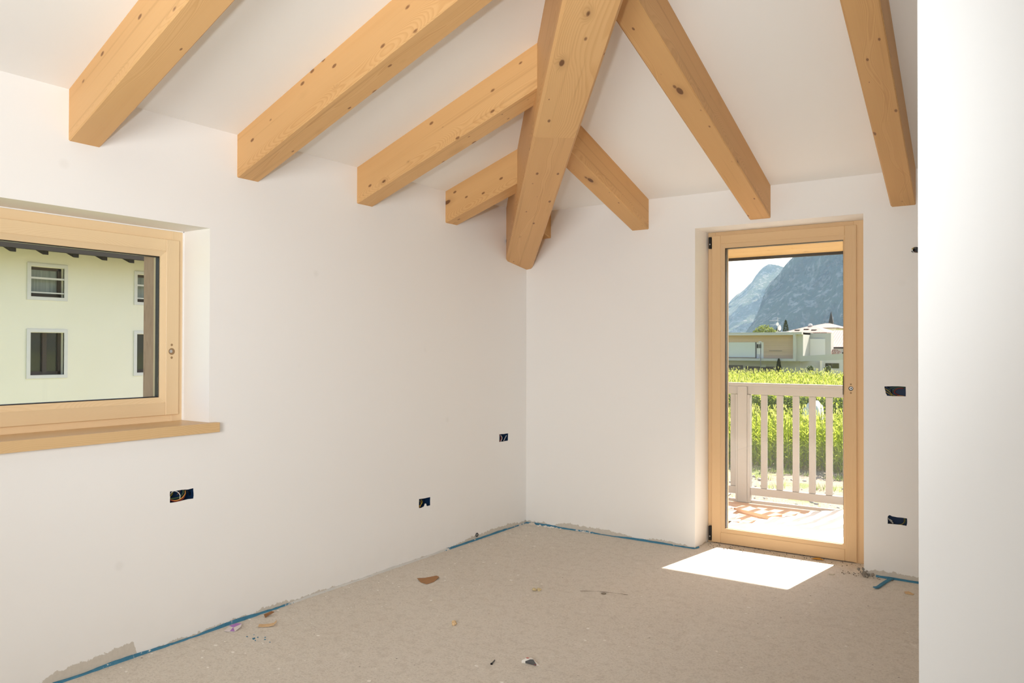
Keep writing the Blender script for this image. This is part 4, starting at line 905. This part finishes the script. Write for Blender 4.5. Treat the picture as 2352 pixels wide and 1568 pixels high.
mb = MB(); mb.box(-44, -22.55, 103, 112, GZ, -0.15); mb.box(-22.55, -12, 103.5, 105.6, GZ, 0.2); mb.build('ground_floor', M_GFLOOR, mh)
mb = MB(); mb.box(-44, -21.5, 99.3, 105.6, 3.33, 3.64); mb.box(-44, -22.3, 99.3, 112, -0.18, 0.14); mb.box(-22.60, -22.30, 99.3, 100.6, 0.14, 3.33); mb.build('slab_frame', M_CONC, mh)
MB().box(-44, -22.62, 99.25, 99.6, 3.28, 3.345).build('gutter_flashing', plain('white_metal', (.8, .8, .78), .5), mh)
MB().box(-22.30, -21.5, 100.0, 105.6, -0.2, 3.60).build('corner_pier', M_CONC, mh)
y0 = 100.4
for i, (a, b, c_, d_) in enumerate(((-44, -22.62, 2.34, 3.32), (-26.74, -22.62, 0.16, 2.34))):
    z = c_
    while z < d_ - .01:
        z2 = min(z + 0.14, d_); MB().box(a, b, y0 + rnd.uniform(0, .02), y0 + .2, z, z2 - 0.005).build('cladding_board', M_CLAD, mh); z = z2
MB().box(-44, -22.62, y0 + .21, y0 + .5, .14, 3.33).build('upper_wall', M_CLAD, mh)
MB().box(-40, -27.84, y0 - .05, y0 + .1, 0.25, 2.33).build('sliding_panel', M_PANEL, mh)
MB().box(-27.84, -27.72, y0 - .04, y0 + .12, 0.14, 2.33).build('panel_edge', M_DARK, mh)
MB().box(-27.72, -26.76, y0 + .1, y0 + .2, 0.14, 2.33).build('loggia_wall', M_WHITER, mh)
w_ = MB().box(-27.66, -27.06, y0 + .06, y0 + .11, 1.52, 2.06).build('window', M_DARKGLASS, mh); MB().box(-27.40, -27.34, y0 + .03, y0 + .08, 1.52, 2.06).build('mullion', M_WHITER, w_)
MB().box(-27.66, -27.32, y0 - .1, y0 + .08, 0.16, 0.70).build('planter', M_GREYTRIM, mh)
MB().box(-26.0, -24.3, y0 - .05, y0, 1.13, 1.18).build('shadow_gap', M_DARK, mh)
MB().box(-33, -30.35, 102.85, 103, GZ, -0.90).build('garage_door', M_DARK, mh)
MB().box(-29.95, -26.0, 102.85, 103, GZ, -1.03).build('basement_opening', M_DARK, mh)
MB().box(-27.9, -27.1, 102.8, 102.95, -1.1, -0.75).build('vent', M_PANEL, mh)
MB().box(-21.5, -18.85, 104, 105.6, -0.2, 3.55).build('rear_block', M_CONC, mh)
MB().box(-21.48, -19.58, 103.7, 104, 0.55, 2.80).build('white_wall', M_WHITER, mh)  # wall in white render, paler than the block behind it
q = [(-22.3, -0.2), (-21.5, -0.2), (-12, 0.30), (-12, 1.12), (-21.5, 0.52), (-22.3, 0.52)]
MB().prism([(x, 99.9, z) for x, z in q], [(x, 100.2, z) for x, z in q]).build('ramp_parapet', M_CONC, mh)
MB().box(-19.95, -19.70, 102.6, 103.5, GZ, -0.1).build('column', M_WHITER, mh)
w_ = MB().box(-19.45, -17.75, 103.4, 103.52, -1.12, -0.46).build('window', M_DARKGLASS, mh); MB().box(-18.65, -18.58, 103.36, 103.44, -1.12, -.46).build('mullion', M_DARK, w_)
# low tiled annex on the right
an = thing('tiled_annex', (-17.0, 109, GZ), 'low annex with a pale pink tiled roof, right behind the modern house', 'house')
MB().box(-19.9, -12, 106.5, 114, GZ, 1.62).build('wall', M_WHITER, an)
q = [(106.0, 1.60), (113, 4.0), (113, 4.15), (106.0, 1.72)]
MB().prism([(-20.3, a, b) for a, b in q], [(-12, a, b) for a, b in q]).build('tiled_roof', M_TILEP, an)
MB().box(-20.3, -12, 105.9, 106.05, 1.50, 1.66).build('eaves_board', M_DARKRAFTER, an)
for (a, b, c_, d_) in ((-19.9, -19.0, .62, .98), (-17.9, -16.9, .8, 1.0)): MB().box(a, b, 106.3, 106.5, c_, d_).build('window', M_DARKGLASS, an)
# houses with hip roofs behind
def hip_house(x0, x1, y0, y1, ze, zr, label, over=.6, wallm=M_WHITER, wins=()):
    o = thing('hip_roof_house', ((x0 + x1) / 2, (y0 + y1) / 2, GZ), label, 'house')
    MB().box(x0 + over, x1 - over, y0 + over, y1 - over, GZ, ze).build('wall', wallm, o)
    xm, ym = (x0 + x1) / 2, (y0 + y1) / 2
    mb = MB(); mb.add([(x0, y0, ze), (x1, y0, ze), (x1, y1, ze), (x0, y1, ze), (xm - .4, ym, zr), (xm + .4, ym, zr), (x0, y0, ze - .14), (x1, y0, ze - .14), (x1, y1, ze - .14), (x0, y1, ze - .14)],
           [(0, 1, 5, 4), (1, 2, 5), (2, 3, 4, 5), (3, 0, 4), (0, 6, 7, 1), (1, 7, 8, 2), (2, 8, 9, 3), (3, 9, 6, 0), (9, 8, 7, 6)]); mb.build('tiled_roof', M_TILE, o)
    for (a, b, c_, d_, m) in wins: MB().box(a, b, y0 + over - .08, y0 + over + .02, c_, d_).build('window', m, o)
    return o, xm, ym, zr
o, xm, ym, zr = hip_house(-29.0, -22.3, 118, 130, 3.98, 5.15, 'house with a wide hipped clay roof and skylights, behind the modern house')
for (x, t_) in ((-27.4, .3), (-26.2, .42), (-24.9, .3)):
    zz = 3.98 + 1.17 * t_; MB().box(x, x + .75, 118 + 6 * t_ - .2, 118 + 6 * t_ + .45, zz - .02, zz + .12).build('skylight', M_DARKGLASS, o)
MB().sphere((-25.9, 123.5, 5.22), (.35, .35, .28), 8, 6).build('roof_vent', M_WHITER, o)
o2, *_ = hip_house(-30.3, -24.0, 136, 148, 5.15, 6.08, 'taller pale house with a hipped clay roof, rearmost on the right', wins=((-26.4, -25.0, 3.7, 4.35, M_CLAD),))
MB().tube([(-24.2, 142, 6.4), (-24.2, 142, 8.0)], .03, 5).build('antenna_mast', M_STEEL, o2)
MB().tube([(-24.9, 142, 7.7), (-23.4, 142, 7.7)], .02, 5).build('antenna_rod', M_STEEL, o2); MB().tube([(-24.9, 142, 7.3), (-23.4, 142, 7.3)], .02, 5).build('antenna_rod', M_STEEL, o2)
# bell tower
o = thing('bell_tower', (-36.2, 190, GZ), 'slim dark church spire against the mountain', 'tower')
MB().box(-36.7, -35.8, 189.6, 190.4, GZ, 7.9).build('tower_shaft', plain('tower_stone', (.10, .10, .11), .9), o)
MB().add([(-36.75, 189.55, 7.9), (-35.75, 189.55, 7.9), (-35.75, 190.45, 7.9), (-36.75, 190.45, 7.9), (-36.25, 190, 10.6)], [(0, 1, 4), (1, 2, 4), (2, 3, 4), (3, 0, 4), (3, 2, 1, 0)]).build('spire', plain('spire_slate', (.07, .07, .08), .8), o)
# antenna and dish on the flat roof
o = thing('roof_antenna', (-25.7, 106, 3.64), 'television antenna with a white dish on the flat roof', 'antenna')
MB().tube([(-26.35, 106, 3.64), (-26.35, 106, 5.9)], .035, 6).build('mast', M_STEEL, o)
for z, a, b in ((5.42, -27.5, -26.1), (4.85, -27.4, -26.3)): MB().tube([(a, 106, z), (b, 106, z)], .022, 5).build('antenna_rod', M_STEEL, o)
MB().sphere((-26.35, 105.9, 4.95), (.2, .07, .24), 10, 6).build('dish', M_WHITER, o); MB().sphere((-26.05, 105.9, 4.4), (.22, .09, .42), 10, 6).build('dish', M_WHITER, o)
MB().box(-26.5, -24.6, 105.5, 107, 3.64, 3.86).build('roof_box', M_WHITER, o)
# street lamp in front
o = thing('street_lamp', (-27.0, 99.0, GZ), 'thin street lamp standing before the modern house', 'street lamp')
MB().tube([(-26.72, 99, GZ), (-26.72, 99, 2.28)], .05, 8).build('lamp_post', plain('lamp_grey', (.22, .22, .22), .6), o)
MB().sphere((-26.80, 99, 2.34), (.24, .18, .09), 10, 5).build('lamp_head', M_WHITER, o)
# trees and bushes
M_LEAFD = leaf_mat('cypress_leaf', (.02, .04, .018), (.05, .08, .03), .3); M_LEAFG = leaf_mat('tree_leaf', (.12, .18, .04), (.30, .34, .11), .5); M_BARK = plain('bark', (.09, .065, .045), .9)
def leaf_cloud(name, mat, parent, pts, n, size, seed):
    r_ = random.Random(seed); V, Fc = [], []
    for _ in range(n):
        p = Vector(pts(r_)); d = Vector((r_.gauss(0, 1), r_.gauss(0, 1), r_.gauss(0, 1))).normalized(); e_ = d.orthogonal().normalized(); o_ = len(V); s = size * r_.uniform(.6, 1.3)
        V += [(p - d * s)[:], (p + e_ * s * .5)[:], (p + d * s)[:], (p - e_ * s * .5)[:]]; Fc.append((o_, o_ + 1, o_ + 2, o_ + 3))
    return MB().add(V, Fc).build(name, mat, parent)
def ball(c, R_):
    def f(r_):
        v = Vector((r_.gauss(0, 1), r_.gauss(0, 1), r_.gauss(0, 1))).normalized() * (r_.uniform(.55, 1.0)); return (c[0] + v.x * R_[0], c[1] + v.y * R_[1], c[2] + v.z * R_[2])
    return f
def cone(x, y, z0, z1, R_):
    def f(r_):
        t = r_.random(); a = r_.uniform(0, 6.28); rr = R_ * math.sin(math.pi * min(1, .12 + .88 * t)) ** .6 * r_.uniform(.7, 1); return (x + rr * math.cos(a), y + rr * math.sin(a), z0 + (z1 - z0) * t)
    return f
o = thing('hedge', (-7.5, 36.4, GZ), 'dark green hedge strip between the near and the far corn field', 'hedge')
leaf_cloud('foliage', leaf_mat('hedge_leaf', (.06, .10, .03), (.17, .22, .08), .35), o, lambda r_: (r_.uniform(-15, -1), 36.4 + r_.gauss(0, .28), GZ + 2.14 * r_.random() ** .6 + r_.uniform(-.1, .1)), 9000, .085, 77)
for k_ in range(14): MB().tube([(-14.5 + k_, 36.5, GZ), (-14.5 + k_, 36.4, GZ + 1.2)], .03, 5).build('stem', M_BARK, o)
o = thing('broadleaf_tree', (-35.0, 130, GZ), 'rounded bright green tree crown rising behind the flat roof', 'tree')
def crown(r_):
    c = r_.choice([(-35.0, 130, 4.3, 1.7), (-36.2, 130, 3.7, 1.3), (-33.7, 130, 3.8, 1.3), (-35.2, 129.4, 3.2, 1.9)]); return ball(c[:3], (c[3], c[3], c[3] * .8))(r_)
leaf_cloud('crown', M_LEAFG, o, crown, 2600, .19, 1); MB().tube([(-35, 130, GZ), (-35, 130, 3.6)], .22, 8).build('trunk', M_BARK, o)
for (x, y, z0, z1, R_, lab) in ((-24.35, 99.0, GZ, 0.12, .36, 'dark column cypress standing in front of the larch cladding'), (-30.9, 128, 1.0, 6.3, .55, 'dark pointed cypress rising behind the flat roof, right of the dish'), (-33.2, 132, 1.0, 5.2, .7, 'dark cypress top behind the dish on the flat roof')):
    o = thing('cypress', (x, y, z0 if z0 < 0 else GZ), lab, 'tree'); leaf_cloud('foliage', M_LEAFD, o, cone(x, y, z0, z1, R_), 1500, .10, int(x * -7)); MB().tube([(x, y, GZ), (x, y, z0 + 1)], .08, 6).build('trunk', M_BARK, o)
M_FLOWER = plain('white_blossom', (.75, .75, .70), .8)
for (x, y, lab) in ((-20.25, 98.5, 'small bush with white blossom at the edge of the corn, left of the window'), (-18.15, 98.5, 'small bush with white blossom in front of the ground floor window')):
    o = thing('flowering_bush', (x, y, GZ), lab, 'bush'); leaf_cloud('foliage', M_LEAFG, o, ball((x, y, -1.15), (.42, .4, .45)), 420, .09, 5); leaf_cloud('blossom', M_FLOWER, o, ball((x, y, -1.05), (.5, .42, .45)), 60, .08, 6); MB().tube([(x, y, GZ), (x, y, -1.2)], .04, 5).build('stem', M_BARK, o)
o = thing('pink_bush', (-18.3, 104.5, 0.2), 'reddish flowering bush on the ramp parapet', 'bush'); leaf_cloud('foliage', plain('pinkish_leaf', (.38, .27, .22), .8), o, ball((-18.4, 104.5, 1.0), (.75, .5, .42)), 300, .09, 9); MB().tube([(-18.4, 104.5, 0.2), (-18.4, 104.5, 1)], .04, 5).build('stem', M_BARK, o)

# ------------------------------------------------------------------ yellow house across the side yard
HX = -17.0
yh = thing('yellow_house', (HX - 4, 5, GZ), 'pale yellow house wall seen through the left window', 'house')
def yel():
    t = NT('pale_yellow_render'); g = t.n('ShaderNodeNewGeometry').outputs['Position']
    col = t.mix(t.noise(g, .8, 3), (0.70, 0.68, 0.585, 1), (0.745, 0.73, 0.655, 1)); st = t.noise(g, 2.4, 4, .7)
    col = t.mix(t.math('MULTIPLY', t.step(st, .66, .8), .18), col, (.35, .33, .25, 1)); t.bsdf(col, .9, .15); return t.m
M_YEL = yel()
winsY = [(3.844, 4.800, 2.527, 3.437, 'u'), (3.844, 4.808, 0.592, 1.812, 'd'), (6.544, 7.510, 2.527, 3.453, 'u'), (6.544, 7.510, 0.592, 1.815, 'd'), (1.15, 2.11, 2.527, 3.437, 'u'), (1.15, 2.11, .592, 1.812, 'd')]
holes = [[(a + .09, c_ + .085), (b - .085, c_ + .085), (b - .085, d_ - .085), (a + .09, d_ - .085)] for a, b, c_, d_, _ in winsY]
ws_ = holed(lambda a, b, d: (HX - d, a, b), lambda a, b: (HX - .35, a, b), [(-8, GZ), (16, GZ), (16, 4.35), (-8, 4.35)], holes, [])
ws_.box(HX - 9, HX - .6, -8, 16, GZ, 4.3); ws_.build('wall', M_YEL, yh)
M_SHUT = plain('dark_window_wood', (.05, .038, .03), .6)
M_CURT = None
def curt():
    t = NT('net_curtain'); g = t.n('ShaderNodeNewGeometry').outputs['Position']; sp = t.n('ShaderNodeSeparateXYZ'); t.put(sp.inputs[0], g)
    w = t.noise(comb(t, 0.0, t.math('MULTIPLY', sp.outputs[1], 16.0), t.math('MULTIPLY', sp.outputs[2], 1.0)), 1.0, 2)
    t.bsdf(t.mix(w, (.09, .11, .105, 1), (.36, .40, .38, 1)), .6, .3); return t.m
M_CURT = curt()
for a, b, c_, d_, kd_ in winsY:
    f_ = MB(); e_ = HX + .02
    f_.box(HX - .04, e_, a, b, c_, c_ + .085); f_.box(HX - .04, e_, a, b, d_ - .075, d_); f_.box(HX - .04, e_, a, a + .09, c_ + .085, d_ - .075); f_.box(HX - .04, e_, b - .085, b, c_ + .085, d_ - .075)
    f = f_.build('window', M_GREYTRIM, yh)
    if kd_ == 'u':
        MB().box(HX - .24, HX - .20, a + .09, b - .085, c_ + .085, d_ - .08).build('pane', M_CURT, f)
        sm2 = MB(); sm2.box(HX - .2, HX - .15, a + .09, b - .085, d_ - .15, d_ - .08); sm2.box(HX - .2, HX - .15, b - .17, b - .085, c_ + .09, d_ - .08); sm2.box(HX - .2, HX - .15, a + .09, b - .085, c_ + .085, c_ + .17); sm2.build('sash', M_SHUT, f)
        for z in (c_ + .545, c_ + .19): MB().box(HX - .03, HX + .0, a + .085, b - .08, z - .022 if z > c_ + .3 else z - .014, z + .022 if z > c_ + .3 else z + .014).build('guard_bar', M_GREYTRIM, f)
    else:
        MB().box(HX - .24, HX - .20, a + .09, b - .085, c_ + .085, d_ - .08).build('pane', M_DARKGLASS, f)
        m_ = (a + b) / 2; sm2 = MB(); sm2.box(HX - .2, HX - .14, m_ - .05, m_ + .05, c_ + .13, d_ - .08); sm2.box(HX - .2, HX - .15, a + .09, b - .085, c_ + .085, c_ + .17); sm2.box(HX - .2, HX - .15, b - .16, b - .085, c_ + .09, d_ - .08); sm2.build('sash', M_SHUT, f)
# eaves: sloping rafters, soffit, gutter
ez, ex = 3.555, HX + .95
for i in range(-12, 16):
    y = 3.13 + 0.702 * i
    q = [(ex, ez), (ex, ez + .16), (HX - .3, ez + .16 + .45), (HX - .3, ez + .45), ]
    MB().prism([(x, y - .065, z) for x, z in q], [(x, y + .065, z) for x, z in q]).build('eaves_rafter', M_DARKRAFTER, yh)
q = [(ex + .03, ez + .16), (ex + .03, ez + .20), (HX - 5, ez + 2.3), (HX - 5, ez + 2.26)]
MB().prism([(x, -8.4, z) for x, z in q], [(x, 16.4, z) for x, z in q]).build('roof', M_DARKRAFTER, yh)
MB().box(ex, ex + .12, -8.4, 16.4, ez + .085, ez + .20).build('gutter', M_DARKRAFTER, yh)

# ------------------------------------------------------------------ mountains and valley haze
def mtn_mat(name):
    t = NT(name); g = t.n('ShaderNodeNewGeometry'); p = g.outputs['Position']
    mp = t.n('ShaderNodeMapping'); mp.inputs['Scale'].default_value = (.06, .06, .014); t.put(mp.inputs[0], p)
    rock = t.step(t.math('ADD', t.noise(mp.outputs[0], 1.0, 5, .65), t.math('MULTIPLY', t.math('SUBTRACT', t.noise(p, .05, 4, .7), .5), .5)), .5, .66)
    col = t.mix(t.noise(p, .07, 5, .75), (.008, .018, .006, 1), (.10, .14, .06, 1)); col = t.mix(t.math('MULTIPLY', rock, .8), col, (.36, .345, .33, 1))
    t.bsdf(col, .95, .05, bump=t.noise(p, .06, 6, .75), bstr=1.0, bdist=14); return t.m
M_MTN = mtn_mat('wooded_rock')
def interp(tab, x):
    if x <= tab[0][0]: return tab[0][1]
    for (a, b), (c_, d_) in zip(tab, tab[1:]):
        if x <= c_: return b + (d_ - b) * (x - a) / (c_ - a)
    return tab[-1][1]
def mountain(tab, y_r, depth, x0, x1, nx, ny, seed, label, rough):
    vs = []
    for j in range(ny + 1):
        v = j / ny
        for i in range(nx + 1):
            x = x0 + (x1 - x0) * i / nx; H = interp(tab, x)
            pr = (v / .72) if v < .72 else 1 - (v - .72) / .28 * .8
            base = GZ - 6
            prof = pr ** 1.15 if v < .72 else pr
            y = y_r - depth * (0.72 - v)
            env = math.sin(math.pi * min(1, max(0, pr))) if v < .72 else 0
            dsp = rough * env * (mnoise.fractal(Vector((x * .008, y * .008, seed)), 1.0, 2.0, 5) )
            ridge = 5.0 * mnoise.fractal(Vector((x * .05, seed, 0)), .9, 2.0, 4) * min(1, pr)
            vs.append((x, y + dsp * 1.2, base + (H - base) * prof + dsp * .45 + ridge))
    fs = [(j * (nx + 1) + i, j * (nx + 1) + i + 1, (j + 1) * (nx + 1) + i + 1, (j + 1) * (nx + 1) + i) for j in range(ny) for i in range(nx)]
    o = MB().add(vs, fs).build('mountain', M_MTN); return tag(o, label, 'mountain')
near = [(-760, -4), (-690, 6), (-640, 14), (-600, 40), (-580, 100), (-560, 160), (-547, 176), (-536, 187), (-525, 200), (-509, 222), (-497, 234), (-485, 246), (-470, 262), (-430, 300), (-378, 330), (-200, 400), (200, 420)]
far = [(-1900, 20), (-1300, 60), (-1150, 130), (-1090, 172), (-1055, 195), (-1031, 226), (-999, 245), (-978, 263), (-956, 284), (-941, 309), (-919, 334), (-894, 353), (-872, 355), (-851, 347), (-826, 338), (-802, 350), (-700, 380), (-300, 420)]
mountain(near, 2000, 330, -800, 150, 190, 80, 3.0, 'near steep wooded rock mountain filling the right of the door view', 110)
mountain(far, 3200, 700, -1700, -350, 190, 70, 8.0, 'far hazy mountain with a rounded top, left in the door view', 150)
t = NT('valley_haze'); vsn = t.n('ShaderNodeVolumeScatter'); vsn.inputs['Color'].default_value = (.42, .70, 1.0, 1); vsn.inputs['Density'].default_value = 1.2e-4; vsn.inputs['Anisotropy'].default_value = 0.1
t.t.links.new(vsn.outputs[0], t.out.inputs['Volume'])
hz = MB().box(-3200, 2000, 220, 4600, GZ - 20, 1500).build('valley_haze', t.m); tag(hz, 'thin blue haze filling the valley in front of the mountains', 'haze', kind='stuff')
